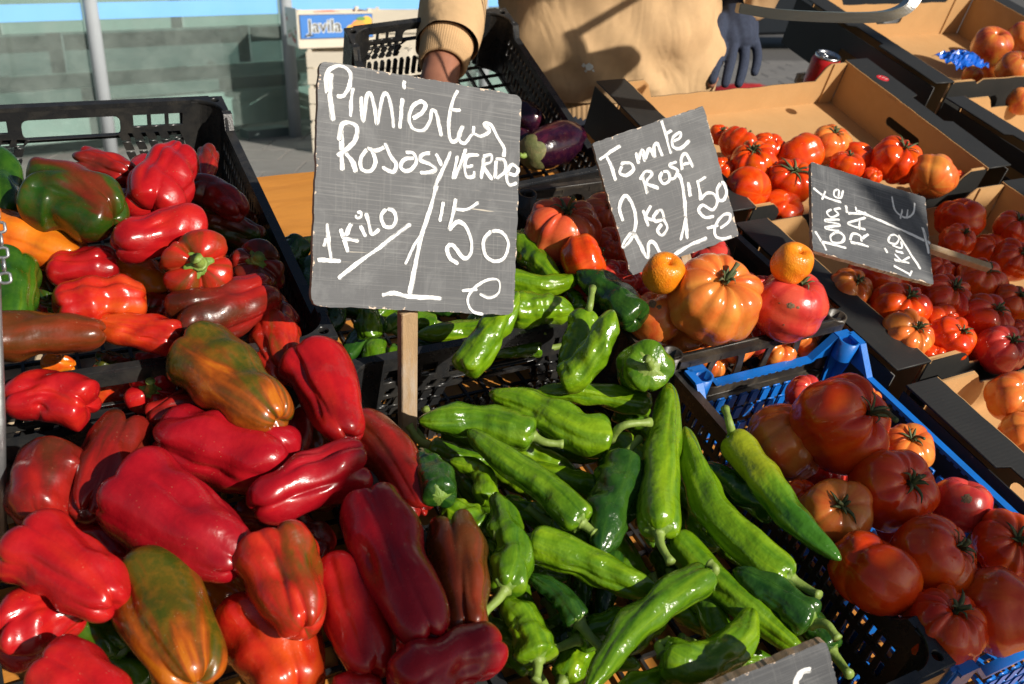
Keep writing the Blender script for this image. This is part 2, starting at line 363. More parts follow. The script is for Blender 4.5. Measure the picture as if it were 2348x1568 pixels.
def mat_black_card():
    m, nt, b = newmat('black_card'); v = objco(nt)
    w = nd(nt, 'ShaderNodeTexWave', Scale=55.0, Distortion=0.6, Detail=1.0); w.bands_direction = 'Y'; nt.links.new(v, w.inputs['Vector'])
    scr = ramp(nt, noise(nt, objco(nt, (40,3,40)), 9, 4, 0.7), [(0.62, 0), (0.80, 1)]).outputs[0]
    c = mixc(nt, noise(nt, v, 14, 5, 0.65), (0.011,0.0115,0.0115), (0.024,0.023,0.021))
    c = mixc(nt, math_(nt, 'MULTIPLY', scr, 0.25), c, (0.12,0.11,0.10))
    chip = ramp(nt, noise(nt, v, 60, 5, 0.7), [(0.70, 0), (0.74, 1)]).outputs[0]
    c = mixc(nt, math_(nt, 'MULTIPLY', chip, 0.6), c, (0.30,0.20,0.12))
    nt.links.new(c, b.inputs['Base Color']); b.inputs['Roughness'].default_value = 0.55
    bump(nt, b, math_(nt, 'ADD', math_(nt, 'MULTIPLY', w.outputs['Fac'], 0.3), noise(nt, v, 200, 3)), 0.16, 0.0012)
    MATS['black_card'] = m
mat_black_card()
def mat_slate():
    m, nt, b = newmat('slate_board'); v = objco(nt, off=False)
    oi = nt.nodes.new('ShaderNodeObjectInfo'); of_ = math_(nt, 'MULTIPLY', oi.outputs['Random'], 7.0)
    uv = nt.nodes.new('ShaderNodeCombineXYZ'); nt.links.new(math_(nt, 'ADD', attr(nt, 'su'), of_), uv.inputs[0]); nt.links.new(math_(nt, 'ADD', attr(nt, 'sv'), of_), uv.inputs[1])
    mp = nt.nodes.new('ShaderNodeMapping'); mp.inputs['Scale'].default_value = (9, 520, 1); mp.inputs['Rotation'].default_value = (0, 0, 0.0); nt.links.new(uv.outputs[0], mp.inputs[0])
    mp2 = nt.nodes.new('ShaderNodeMapping'); mp2.inputs['Scale'].default_value = (420, 14, 1); nt.links.new(uv.outputs[0], mp2.inputs[0])
    s1 = ramp(nt, noise(nt, mp.outputs[0], 1.0, 3, 0.6), [(0.50, 0), (0.72, 1)]).outputs[0]
    s2 = ramp(nt, noise(nt, mp2.outputs[0], 1.0, 3, 0.6), [(0.56, 0), (0.80, 1)]).outputs[0]
    cl = noise(nt, uv.outputs[0], 16, 4, 0.6, 0.8)
    c = mixc(nt, cl, (0.034,0.036,0.041), (0.092,0.095,0.103))
    c = mixc(nt, math_(nt, 'MULTIPLY', math_(nt, 'MULTIPLY', s1, ramp(nt, noise(nt, uv.outputs[0], 9, 3, 0.6), [(0.3, 0.15), (0.7, 1.0)]).outputs[0]), 0.5), c, (0.30,0.30,0.295))
    c = mixc(nt, math_(nt, 'MULTIPLY', s2, 0.22), c, (0.32,0.32,0.31))
    smear = ramp(nt, noise(nt, uv.outputs[0], 13, 5, 0.62, 1.6), [(0.50, 0), (0.78, 1)]).outputs[0]
    c = mixc(nt, math_(nt, 'MULTIPLY', smear, 0.45), c, (0.22,0.225,0.23))
    mp3 = nt.nodes.new('ShaderNodeMapping'); mp3.inputs['Scale'].default_value = (14, 300, 1); nt.links.new(uv.outputs[0], mp3.inputs[0])
    deep = ramp(nt, noise(nt, mp3.outputs[0], 1.0, 2, 0.5), [(0.72, 0), (0.75, 1)]).outputs[0]
    c = mixc(nt, math_(nt, 'MULTIPLY', deep, 0.7), c, (0.55,0.49,0.40))
    ch = math_(nt, 'ADD', attr(nt, 'edge'), math_(nt, 'MULTIPLY', math_(nt, 'SUBTRACT', noise(nt, uv.outputs[0], 60, 5, 0.75), 0.42), 0.030))
    chip = ramp(nt, math_(nt, 'MULTIPLY', ch, 100.0), [(0.02, 1), (0.14, 0)]).outputs[0]
    c = mixc(nt, chip, c, (0.60,0.47,0.36))
    nt.links.new(c, b.inputs['Base Color']); b.inputs['Roughness'].default_value = 0.62
    bump(nt, b, s1, 0.25, 0.0006); MATS['slate_board'] = m
mat_slate()
def mat_brush():
    m, nt, b = newmat('brushed_white'); 
    uv = nt.nodes.new('ShaderNodeCombineXYZ'); nt.links.new(attr(nt, 'su'), uv.inputs[0]); nt.links.new(attr(nt, 'sv'), uv.inputs[1])
    mp = nt.nodes.new('ShaderNodeMapping'); mp.inputs['Scale'].default_value = (60, 7, 1); nt.links.new(uv.outputs[0], mp.inputs[0])
    st = noise(nt, mp.outputs[0], 1.0, 3, 0.6)
    c = ramp(nt, st, [(0.20, (0.42,0.42,0.42)), (0.42, (0.74,0.74,0.73)), (0.7, (0.86,0.86,0.85))]).outputs[0]
    mpb = nt.nodes.new('ShaderNodeMapping'); mpb.inputs['Scale'].default_value = (420, 38, 1); nt.links.new(uv.outputs[0], mpb.inputs[0])
    dry = math_(nt, 'ADD', math_(nt, 'MULTIPLY', attr(nt, 'se'), 0.36), noise(nt, mpb.outputs[0], 1.0, 4, 0.65))
    bare = ramp(nt, dry, [(0.70, 0), (0.84, 1)]).outputs[0]
    c = mixc(nt, bare, c, (0.11,0.113,0.118))
    nt.links.new(c, b.inputs['Base Color']); b.inputs['Roughness'].default_value = 0.6
    bump(nt, b, st, 0.3, 0.0006); MATS['brushed_white'] = m
mat_brush()
def mat_glass():
    m, nt, b = newmat('shelter_glass'); out = nt.nodes['Material Output']
    tr = nt.nodes.new('ShaderNodeBsdfTransparent'); tr.inputs[0].default_value = (0.80,0.88,0.86,1)
    gl = nt.nodes.new('ShaderNodeBsdfGlossy'); gl.inputs['Roughness'].default_value = 0.02
    df = nt.nodes.new('ShaderNodeBsdfDiffuse'); df.inputs[0].default_value = (0.45,0.50,0.47,1)
    v = objco(nt, off=False)
    fr = nt.nodes.new('ShaderNodeFresnel'); fr.inputs[0].default_value = 1.45
    m1 = nt.nodes.new('ShaderNodeMixShader'); m2 = nt.nodes.new('ShaderNodeMixShader')
    dirt = ramp(nt, noise(nt, v, 3.5, 6, 0.7), [(0.3, 0.04), (0.8, 0.20)]).outputs[0]
    nt.links.new(dirt, m1.inputs[0]); nt.links.new(tr.outputs[0], m1.inputs[1]); nt.links.new(df.outputs[0], m1.inputs[2])
    nt.links.new(fr.outputs[0], m2.inputs[0]); nt.links.new(m1.outputs[0], m2.inputs[1]); nt.links.new(gl.outputs[0], m2.inputs[2])
    nt.links.new(m2.outputs[0], out.inputs[0]); MATS['shelter_glass'] = m
mat_glass()

_m = MATS['fleece']; _nt = _m.node_tree; _b = _nt.nodes['Principled BSDF']           # fleece folds
_v = objco(_nt, (1,1,0.55), False); _old = _b.inputs['Normal'].links[0].from_node
_f = nd(_nt, 'ShaderNodeBump', Strength=0.55, Distance=0.022); _nt.links.new(noise(_nt, _v, 9, 2.5, 0.45, 1.2), _f.inputs['Height']); _nt.links.new(_f.outputs[0], _old.inputs['Normal'])
# ------------------------------------------------------------------ pierced panels
def panel(name, outline, holes, t, bev=0.0):
    """Flat sheet with real openings, thickness t about z = 0."""
    cu = bpy.data.curves.new(name, 'CURVE'); cu.dimensions = '2D'; cu.fill_mode = 'BOTH'; cu.extrude = t/2-bev; cu.bevel_depth = bev; cu.bevel_resolution = 0
    for pts in [outline]+list(holes):
        s = cu.splines.new('POLY'); s.points.add(len(pts)-1); s.use_cyclic_u = True
        for p, q in zip(s.points, pts): p.co = (q[0], q[1], 0, 1)
    o = bpy.data.objects.new(name, cu); scene.collection.objects.link(o)
    dg = bpy.context.evaluated_depsgraph_get()
    me = bpy.data.meshes.new_from_object(o.evaluated_get(dg)); me.name = name
    bpy.data.objects.remove(o); bpy.data.curves.remove(cu)
    me.materials.clear()
    return me
def rect(x0, y0, x1, y1, sl=0.0): return [(x0,y0),(x1,y0),(x1+sl,y1),(x0+sl,y1)]
def slot(x, y0, y1, w):
    r = w/2; return [(x-r,y0)]+[(x+r,y0)]+[(x+r*math.cos(a), y1-r+r*math.sin(a)) for a in (0.0,0.52,1.05,1.57,2.09,2.62,3.14)]
def rrect(x0, y0, x1, y1, r):
    o = []
    for cx, cy, a0 in ((x1-r,y1-r,0),(x0+r,y1-r,90),(x0+r,y0+r,180),(x1-r,y0+r,270)):
        for k in range(4): a = math.radians(a0+30*k); o.append((cx+r*math.cos(a), cy+r*math.sin(a)))
    return o
def xform(me, M): me.transform(M); return me
RX = Matrix.Rotation(math.pi/2, 4, 'X'); RZ = Matrix.Rotation(math.pi/2, 4, 'Z')
def M3(*a): return Matrix.Translation(Vector(a))

def corner_post(me_name, s, h, hole, tube=False, dip=0.0, top=0.0):
    """Moulded corner column, concave towards the inside, with a stacking hole in its top plate. Outer corner at +x +y."""
    arc = [(-s+s*0.86*math.cos(a)-0.0, -s+s*0.86*math.sin(a)) for a in np.linspace(math.pi/2, 0, 9)]
    out = [(0,0),(-s,0)]+[(x,y) for x,y in arc]+[(0,-s)]
    hl = [[(-s*0.27+hole*math.cos(a), -s*0.27+hole*math.sin(a)) for a in np.linspace(0, 2*math.pi, 14, endpoint=False)]]
    me = panel(me_name, out, hl, 0.007, 0.0008); me.transform(M3(0,0,-0.0035))
    bm = bmesh.new(); bm.from_mesh(me)
    m = MB(); pts = out; N = len(pts)
    V = [(x,y,-0.0072) for x,y in pts]+[(x,y,-h) for x,y in pts]
    m.add(V, [(i,(i+1)%N,N+(i+1)%N,N+i) for i in range(N)])
    t2 = m.build('t'); bm.from_mesh(t2); bpy.data.meshes.remove(t2)
    bmesh.ops.recalc_face_normals(bm, faces=bm.faces)
    bm.to_mesh(me); bm.free(); return me

def black_crate_parts(W, L, H, key):
    """Ventilated harvest crate: end walls with hand slot, lattice and slits, long walls of slits, grid floor."""
    P = []; hw, hl = W/2, L/2; sx = W/0.40; tk = 0.0045; s = 0.044
    def endholes():
        h = [rrect(-0.062*sx, H*0.70, 0.062*sx, H*0.885, 0.009)]
        for sg in (-1, 1):
            for k in range(3):
                a = (0.078+0.0235*k)*sx; b = a+0.0195*sx
                h.append(rect(min(sg*a, sg*b), H*0.77, max(sg*a, sg*b), H*0.885))
            for r_ in range(3):
                for k in range(5):
                    a = (0.070+0.0175*k+0.004*r_*-1)*sx; b = a+0.0115*sx; y0 = H*(0.46+0.095*r_)
                    x0, x1 = min(sg*a, sg*b), max(sg*a, sg*b); h.append(rect(x0, y0, x1, y0+H*0.068, -sg*0.004))
        n = int((W-0.10)/0.0128)
        for k in range(n+1): h.append(slot(-W/2+0.05+k*(W-0.10)/n, H*0.10, H*0.40, 0.0074))
        return h
    e = panel('end_wall', rect(-hw+s*0.5, 0, hw-s*0.5, H-0.004), endholes(), tk, 0.0006)
    e1 = e; e2 = e.copy()
    e1.transform(M3(0,hl-0.006,-H)@RX); e2.transform(M3(0,-hl+0.006,-H)@RX)
    P += [('end_wall', e1), ('end_wall', e2)]
    dip = 0.021; Hs = H-dip; holes = []
    n = int((L-0.10)/0.0128)
    for k in range(n+1):
        x = -L/2+0.05+k*(L-0.10)/n
        holes.append(slot(x, H*0.10, H*0.34, 0.0072)); holes.append(rect(x-0.0036, H*0.44, x+0.0036, H*0.58)); holes.append(rect(x-0.0036, H*0.63, x+0.0036, H*0.74))
    prof = [(-hl+s*0.5,0),(hl-s*0.5,0),(hl-s*0.5,H-0.004),(hl-s*1.25,H-0.004),(hl-s*1.55,Hs),(-hl+s*1.55,Hs),(-hl+s*1.25,H-0.004),(-hl+s*0.5,H-0.004)]
    w = panel('side_wall', prof, holes, tk, 0.0006); w2 = w.copy()
    w.transform(M3(hw-0.006,0,-H)@RZ@RX); w2.transform(M3(-hw+0.006,0,-H)@RZ@RX)
    P += [('side_wall', w), ('side_wall', w2)]
    # flanged rims
    m = MB()
    for sg in (-1, 1):
        m2 = MB()
        y0, y1 = sorted((sg*(hl-0.0085), sg*hl)); 
        m2.box((-hw+s, y0, -0.0065), (hw-s, y1, -0.0003))
        yo0, yo1 = sorted((sg*(hl-0.001), sg*(hl+0.004)))
        m2.box((-hw+s*0.4, yo0, -0.017), (hw-s*0.4, yo1, -0.0008))
        for k in range(-4, 5):
            if abs(k) in (2, 4): m2.box((k*0.036*sx-0.002, yo0, -0.075), (k*0.036*sx+0.002, yo1, -0.017))
        m2.box((-hw+s*0.4, yo0, -H*0.345), (hw-s*0.4, yo1, -H*0.31))
        P.append(('rim', m2.build('rim')))
    for sg in (-1, 1):
        m2 = MB(); x0, x1 = sorted((sg*(hw-0.009), sg*(hw+0.003)))
        m2.box((x0, -hl+s*1.5, -dip-0.006), (x1, hl-s*1.5, -dip+0.0012))
        for s2 in (-1, 1):
            a = (hl-s*1.5)*s2; b = (hl-s*1.22)*s2; c = (hl-s*0.98)*s2
            m2.hexa([(x0,a,-dip-0.006),(x1,a,-dip-0.006),(x1,b,-0.0065),(x0,b,-0.0065),(x0,a,-dip+0.0011),(x1,a,-dip+0.0011),(x1,b,-0.0006),(x0,b,-0.0006)])
            m2.hexa([(x0,b,-0.0065),(x1,b,-0.0065),(x1,c,-0.0065),(x0,c,-0.0065),(x0,b,-0.0006),(x1,b,-0.0006),(x1,c,-0.0006),(x0,c,-0.0006)])
        P.append(('rim', m2.build('rim')))
    base = corner_post('corner_post', s, H, 0.0062)
    for k, (sx_, sy_) in enumerate(((1,1),(-1,1),(-1,-1),(1,-1))):
        me = base.copy() if k else base
        if k == 0: src = base.copy()
        me.transform(Matrix(((sx_,0,0,sx_*hw),(0,sy_,0,sy_*hl),(0,0,1,0),(0,0,0,1))) ) if k == 0 else None
        if k:
            me = src.copy(); me.transform(Matrix(((sx_,0,0,sx_*hw),(0,sy_,0,sy_*hl),(0,0,1,0),(0,0,0,1))))
            if sx_*sy_ < 0: me.flip_normals()
        P.append(('corner_post', me))
    f = MB(); z = -H
    nx = int(W/0.030); ny = int(L/0.030)
    for k in range(nx+1):
        x = -hw+0.008+k*(W-0.016)/nx; f.box((x-0.002,-hl+0.008,z),(x+0.002,hl-0.008,z+0.007))
    for k in range(ny+1):
        y = -hl+0.008+k*(L-0.016)/ny; f.box((-hw+0.008,y-0.002,z+0.001),(hw-0.008,y+0.002,z+0.0062))
    P.append(('floor_grid', f.build('floor_grid')))
    return P
def place_parts(name, parts, mat, M, label, cat, group=None):
    root = bpy.data.objects.new(name, None); scene.collection.objects.link(root); root.empty_display_size = 0.05
    root.matrix_world = M; root['label'] = label; root['category'] = cat
    if group: root['group'] = group
    for n, me in parts: link(n, me, MATS[mat] if isinstance(mat, str) else mat, root)
    return root
BIG = black_crate_parts(0.405, 0.556, 0.165, 'big')
MID = black_crate_parts(0.405, 0.27, 0.150, 'mid')
AUB = black_crate_parts(0.318, 0.438, 0.130, 'aub')
GC = 'plastic produce crates on the stall'
def stRot(c, rz=0, rx=0, ry=0):
    return MST@Matrix.Translation(Vector(c))@Matrix.Rotation(math.radians(rz),4,'Z')@Matrix.Rotation(math.radians(rx),4,'X')@Matrix.Rotation(math.radians(ry),4,'Y')
place_parts('plastic_crate', BIG, 'black_plastic', stRot((0.1805,-0.2545,0.0)), 'black ventilated crate of long green peppers at the front', 'crate', GC)
place_parts('plastic_crate', BIG, 'black_plastic', stRot((-0.232,-0.268,-0.004)), 'black ventilated crate of red bell peppers at the front left', 'crate', GC)
place_parts('plastic_crate', BIG, 'black_plastic', stRot((-0.217,0.300,0.05), rz=-2.4), 'black ventilated crate of mixed bell peppers at the back left, wall to the shelter', 'crate', GC)
place_parts('plastic_crate', MID, 'black_plastic', stRot((0.185,0.168,-0.025)), 'black crate of green peppers behind the big price board', 'crate', GC)
# aubergine crate: three corner holes fix its tilt
def crate_from(BL, BR, FR, parts, W, L, name, mat, label, inset):
    BL, BR, FR = map(np.asarray, (BL, BR, FR)); ex = _n(BR-BL); ey = _n(BR-FR); ez = _n(np.cross(ex, ey)); ey = np.cross(ez, ex)
    c = (BL+FR)/2
    M = Matrix([[ex[0],ey[0],ez[0],c[0]],[ex[1],ey[1],ez[1],c[1]],[ex[2],ey[2],ez[2],c[2]],[0,0,0,1]])
    return place_parts(name, parts, mat, MST@M, label, 'crate', GC), M
_aub, AUBM = crate_from((0.30,0.836,0.018),(0.588,0.833,0.046),(0.594,0.436,-0.044), AUB, 0.31, 0.43, 'plastic_crate', 'black_plastic', 'black crate with aubergines held by the seller behind the price board', 0.02)

def bar_wall(W, H, name):
    """Low tomato crate wall: thin top rail, slanted struts and large openings."""
    h = []; e = 0.030
    xs = np.linspace(-W/2+e, W/2-e, 6)
    for k in range(5):
        a, b = xs[k]+0.0035, xs[k+1]-0.0035
        if k in (1, 3): h.append(rrect(a, H*0.14, b, H*0.82, 0.018))
        else: h.append([(a+0.008, H*0.14),(b-0.004, H*0.14),(b, H*0.82),(a, H*0.82)])
    return panel(name, rect(-W/2+0.012, 0, W/2-0.012, H), h, 0.004, 0.0006)
def cup(r, h, n=16):
    m = MB()
    for (ra, rb, z0, z1) in ((r, r*0.97, 0, -h),(r-0.0025, r-0.003, 0, -h)):
        pass
    V = []; 
    for rr, z in ((r*0.95,-h),(r,0),(r-0.003,0),(r-0.0035,-0.012),(0.0001,-0.0125)):
        V += [(rr*math.cos(2*math.pi*j/n), rr*math.sin(2*math.pi*j/n), z) for j in range(n)]
    m.add(V, [(i*n+j, i*n+(j+1)%n, (i+1)*n+(j+1)%n, (i+1)*n+j) for i in range(4) for j in range(n)])
    return m.build('corner_cup', True)
def rosa_parts(W, L, H):
    P = []; hw, hl = W/2, L/2
    for sg in (1, -1):
        a = bar_wall(W, H, 'end_wall'); a.transform(M3(0, sg*(hl-0.005), -H)@RX); P.append(('end_wall', a))
        a = bar_wall(L, H-0.02, 'side_wall'); a.transform(M3(sg*(hw-0.005), 0, -H)@RZ@RX); P.append(('side_wall', a))
        m = MB(); y0, y1 = sorted((sg*(hl-0.008), sg*(hl+0.006))); m.box((-hw+0.014,y0,-0.005),(hw-0.014,y1,-0.0006)); 
        y2, y3 = sorted((sg*(hl+0.0035), sg*(hl+0.006))); m.box((-hw+0.014,y2,-0.012),(hw-0.014,y3,-0.005))
        for x in np.linspace(-hw+0.03, hw-0.03, 6): m.box((x-0.0012,min(y0,y1),-0.012),(x+0.0012,max(y0,y1),-0.005))
        P.append(('rim', m.build('rim')))
        m = MB(); x0, x1 = sorted((sg*(hw-0.008), sg*(hw+0.004))); m.box((x0,-hl+0.014,-0.0245),(x1,hl-0.014,-0.0185)); P.append(('rim', m.build('rim')))
    for sx_ in (1,-1):
        for sy_ in (1,-1):
            c = cup(0.0145, H); c.transform(M3(sx_*(hw-0.012), sy_*(hl-0.012), 0.001)); P.append(('corner_cup', c))
    f = MB()
    for k in range(9):
        x = -hw+0.01+k*(W-0.02)/8; f.box((x-0.002,-hl+0.01,-H),(x+0.002,hl-0.01,-H+0.006))
    for k in range(12):
        y = -hl+0.01+k*(L-0.02)/11; f.box((-hw+0.01,y-0.002,-H+0.001),(hw-0.01,y+0.002,-H+0.0055))
    P.append(('floor_grid', f.build('floor_grid'))); return P
ROSA = rosa_parts(0.302, 0.40, 0.085)
place_parts('plastic_crate', ROSA, 'brown_plastic', stRot((0.512,0.118,0.0), rz=0.5), 'low dusty brown-black crate of large pink tomatoes above the blue crate', 'crate', GC)

def blue_parts(W, L, H):
    P = []; hw, hl = W/2, L/2
    def wall(A, name):
        d = 0.034; s = 0.030
        prof = [(-A/2+0.006,0),(A/2-0.006,0),(A/2-0.006,H),(A/2-s,H),(A/2-s-0.032,H-d),(-A/2+s+0.032,H-d),(-A/2+s,H),(-A/2+0.006,H)]
        h = []
        n = int((A-2*s-0.02)/0.0185)
        for r_ in range(2):
            for k in range(n):
                x = -A/2+s+0.016+k*(A-2*s-0.032)/(n-1)
                h.append(rect(x-0.0058, 0.036+0.0245*r_, x+0.0058, 0.056+0.0245*r_, 0.0012))
        for k in (-1, 1):
            for r_ in (0, 1): h.append(rect(k*(A/2-s-0.004)-0.0055, H-0.034+0.0*r_, k*(A/2-s-0.004)+0.0055, H-0.016))
        for k in range(int((A-0.14)/0.012)):
            x = -(A-0.14)/2+k*0.012+0.006; h.append(rect(x-0.0032, H-d-0.0075, x+0.0032, H-d-0.0035))
        for k in range(n): 
            x = -A/2+s+0.016+k*(A-2*s-0.032)/(n-1); h.append(rect(x-0.006, 0.010, x+0.006, 0.024))
        return panel(name, prof, h, 0.004, 0.0007), prof
    for sg in (1, -1):
        for ax in (0, 1):
            A, B = (W, hl) if ax == 0 else (L, hw)
            me, prof = wall(A, 'end_wall' if ax == 0 else 'side_wall')
            TT = (M3(0, sg*(B-0.005), -H)@RX) if ax == 0 else (M3(sg*(B-0.005), 0, -H)@RZ@RX)
            me.transform(TT); P.append(('end_wall' if ax == 0 else 'side_wall', me))
            m = MB(); top = prof[2:]
            for p, q in zip(top[:-1], top[1:]):
                pv = Vector((p[0], p[1], 0)); qv = Vector((q[0], q[1], 0)); 
                m.bar(TT@pv, TT@qv, 0.0105, 0.0042, up=(0,0.01,1) if ax else (0.01,0,1))
            P.append(('rim', m.build('rim')))
    for sx_ in (1,-1):
        for sy_ in (1,-1):
            c = cup(0.0150, 0.030); c.transform(M3(sx_*(hw-0.018), sy_*(hl-0.018), 0.0014)); P.append(('corner_cup', c))
    f = MB(); z = -H
    for k in range(13):
        x = -hw+0.01+k*(W-0.02)/12; f.box((x-0.0022,-hl+0.01,z),(x+0.0022,hl-0.01,z+0.005))
    for k in range(12):
        y = -hl+0.01+k*(L-0.02)/11; f.box((-hw+0.01,y-0.003,z+0.001),(hw-0.01,y+0.003,z+0.0056))
    P.append(('floor_grid', f.build('floor_grid'))); return P
BLUE = blue_parts(0.285, 0.456, 0.150)
place_parts('plastic_crate', BLUE, 'blue_plastic', stRot((0.5265,-0.314,-0.015)), 'bright blue plastic crate of big ribbed tomatoes', 'crate', GC)

# ------------------------------------------------------------------ cardboard trays
def ragged(p, q, n, amp, axis=1, seed=0):
    rg = random.Random(seed); o = []
    for k in range(n+1):
        t = k/n; o.append((p[0]+(q[0]-p[0])*t, p[1]+(q[1]-p[1])*t+rg.uniform(-amp, amp)))
    return o
def tray(label, FL, FR, BL, BR, H, ledge, dips=(0.030, 0.030), sides=('l','r'), seed=1, corner=0.085, notch=True, slant=0.012):
    """Fruit tray: kraft inside, black outside; folded black ledges run along both ends, front and back walls dip between raised corners."""
    cs = w2s(CAM); FL, FR, BL, BR = map(lambda p: cs+(np.array(p, float)-cs)*1.05, (FL, FR, BL, BR))
    c = (FL+FR+BL+BR)/4; ex = _n((FR-FL)+(BR-BL)); ey = (BL-FL)+(BR-FR); ey = _n(ey-ex*(ey@ex)); ez = np.cross(ex, ey)
    W = (np.linalg.norm(FR-FL)+np.linalg.norm(BR-BL))/2; L = (np.linalg.norm(BL-FL)+np.linalg.norm(BR-FR))/2
    M = MST@Matrix([[ex[0],ey[0],ez[0],c[0]],[ex[1],ey[1],ez[1],c[1]],[ex[2],ey[2],ez[2],c[2]],[0,0,0,1]])
    root = bpy.data.objects.new('cardboard_tray', None); scene.collection.objects.link(root); root.matrix_world = M
    root['label'] = label; root['category'] = 'tray'; root['group'] = 'black cardboard trays on the stall'
    hw, hl = W/2, L/2; t = 0.0022
    for k, sg in enumerate((1, -1)):
        d = dips[k]; cr = corner
        prof = [(-hw,0),(hw,0)]+[(hw,H-0.001),(hw-cr+0.012,H-0.001),(hw-cr,H-0.010),(hw-cr-0.016,H-d)]+ragged((hw-cr-0.016,H-d),(-hw+cr+0.016,H-d),14,0.0016,seed=seed+k)[1:]+[(-hw+cr,H-0.010),(-hw+cr-0.012,H-0.001),(-hw,H-0.001)]
        hz = [rrect(-0.045,H*0.30,0.045,H*0.52,0.009)] if notch and sg > 0 else []
        a = panel('inner_wall', prof, hz, t, 0); a.transform(M3(0,sg*(hl-t*0.5),-H)@RX); link('inner_wall', a, MATS['kraft'], root)
        b = panel('outer_wall', [(x,y-0.0007 if y > 0.01 else y) for x,y in prof], hz, t, 0); b.transform(M3(0,sg*(hl+t*0.5+0.0004),-H)@RX); link('outer_wall', b, MATS['black_card'], root)
        for s2 in (-1, 1):          # doubled corner flap
            x0, x1 = sorted((s2*(hw-0.004), s2*(hw-cr+0.016)))
            f = MB(); f.box((x0, min(sg*(hl-t-0.0034), sg*(hl-t-0.0004)), -H+0.002), (x1, max(sg*(hl-t-0.0034), sg*(hl-t-0.0004)), -0.0005)); link('corner_flap', f.build('corner_flap'), MATS['kraft'], root)
    for sg in (-1, 1):
        hole = [rrect(-0.048, H*0.42, 0.048, H*0.62, 0.009)]
        a = panel('inner_wall', rect(-hl+0.006,0,hl-0.006,H-0.003), hole, t, 0); a.transform(M3(sg*(hw-t*0.5+0.0005),0,-H)@RZ@RX); link('inner_wall', a, MATS['kraft'], root)
        lw = ledge
        o = panel('outer_wall', rect(-hl-0.004,0,hl+0.004,H-0.004), hole, t, 0); o.transform(M3(sg*(hw+lw),0,-H-0.004)@RZ@RX); link('outer_wall', o, MATS['black_card'], root)
        # folded ledge with a hand notch and a worn rim
        yy = ragged((-hl-0.004,0),(hl+0.004,0),26,0.0011,seed=seed+7+sg)
        inner = [(y, e) for y, e in yy]
        outl = inner+[(hl+0.004,lw),(0.052,lw),(0.046,lw-0.020),(-0.046,lw-0.020),(-0.052,lw),(-hl-0.004,lw)]
        l = panel('ledge', outl, [], 0.0032, 0.0005)
        R_ = Matrix(((0,sg,0,0),(1,0,0,0),(0,0,1,0),(0,0,0,1)))
        l.transform(Matrix.Rotation(math.radians(0),4,'Y')@M3(sg*hw,0,0.0014)@R_)
        if sg > 0: l.flip_normals()
        link('ledge', l, MATS['black_card'], root)
        e = MB()
        for k in range(len(yy)-1):
            (ya, ea), (yb, eb) = yy[k], yy[k+1]; xa, xb = sg*(hw+ea-0.0012), sg*(hw+eb-0.0012)
            e.hexa([(xa-0.0008,ya,-0.003),(xa+0.0008,ya,-0.003),(xb+0.0008,yb,-0.003),(xb-0.0008,yb,-0.003),(xa-0.0008,ya,0.0024),(xa+0.0008,ya,0.0024),(xb+0.0008,yb,0.0024),(xb-0.0008,yb,0.0024)])
        link('torn_edge', e.build('torn_edge'), MATS['kraft'], root)
    f = MB(); f.box((-hw,-hl,-H-0.0005),(hw,hl,-H+0.002)); link('tray_floor', f.build('tray_floor'), MATS['kraft'], root)
    return root, M, W, L
trayA = tray('black cardboard tray, half empty, of ribbed tomatoes under the seller', (0.722,0.190,0.0), (1.258,0.196,0.012), (0.700,0.575,0.030), (1.250,0.577,0.030), 0.095, 0.062, seed=3, corner=0.055, dips=(0.040,0.034), notch=False)
trayB = tray('black cardboard tray packed with ribbed tomatoes under the tilted slate', (0.720,-0.180,-0.004), (1.270,-0.180,-0.004), (0.718,0.160,-0.004), (1.268,0.160,-0.004), 0.095, 0.066, seed=13)
trayC = tray('black cardboard tray at the right edge with a big orange tomato', (0.700,-0.600,-0.004), (1.25,-0.600,-0.004), (0.700,-0.215,-0.004), (1.25,-0.215,-0.004), 0.095, 0.058, seed=23)
trayD = tray('black cardboard tray of apples at the top right, far one', (1.450,0.470,0.03), (2.0,0.470,0.03), (1.450,0.900,0.04), (2.0,0.900,0.04), 0.12, 0.055, seed=33, dips=(0.03,0.0))
trayE = tray('black cardboard tray at the right edge nearer than the apples', (1.440,0.03,0.02), (2.0,0.03,0.02), (1.440,0.420,0.02), (2.0,0.420,0.02), 0.11, 0.055, seed=43)

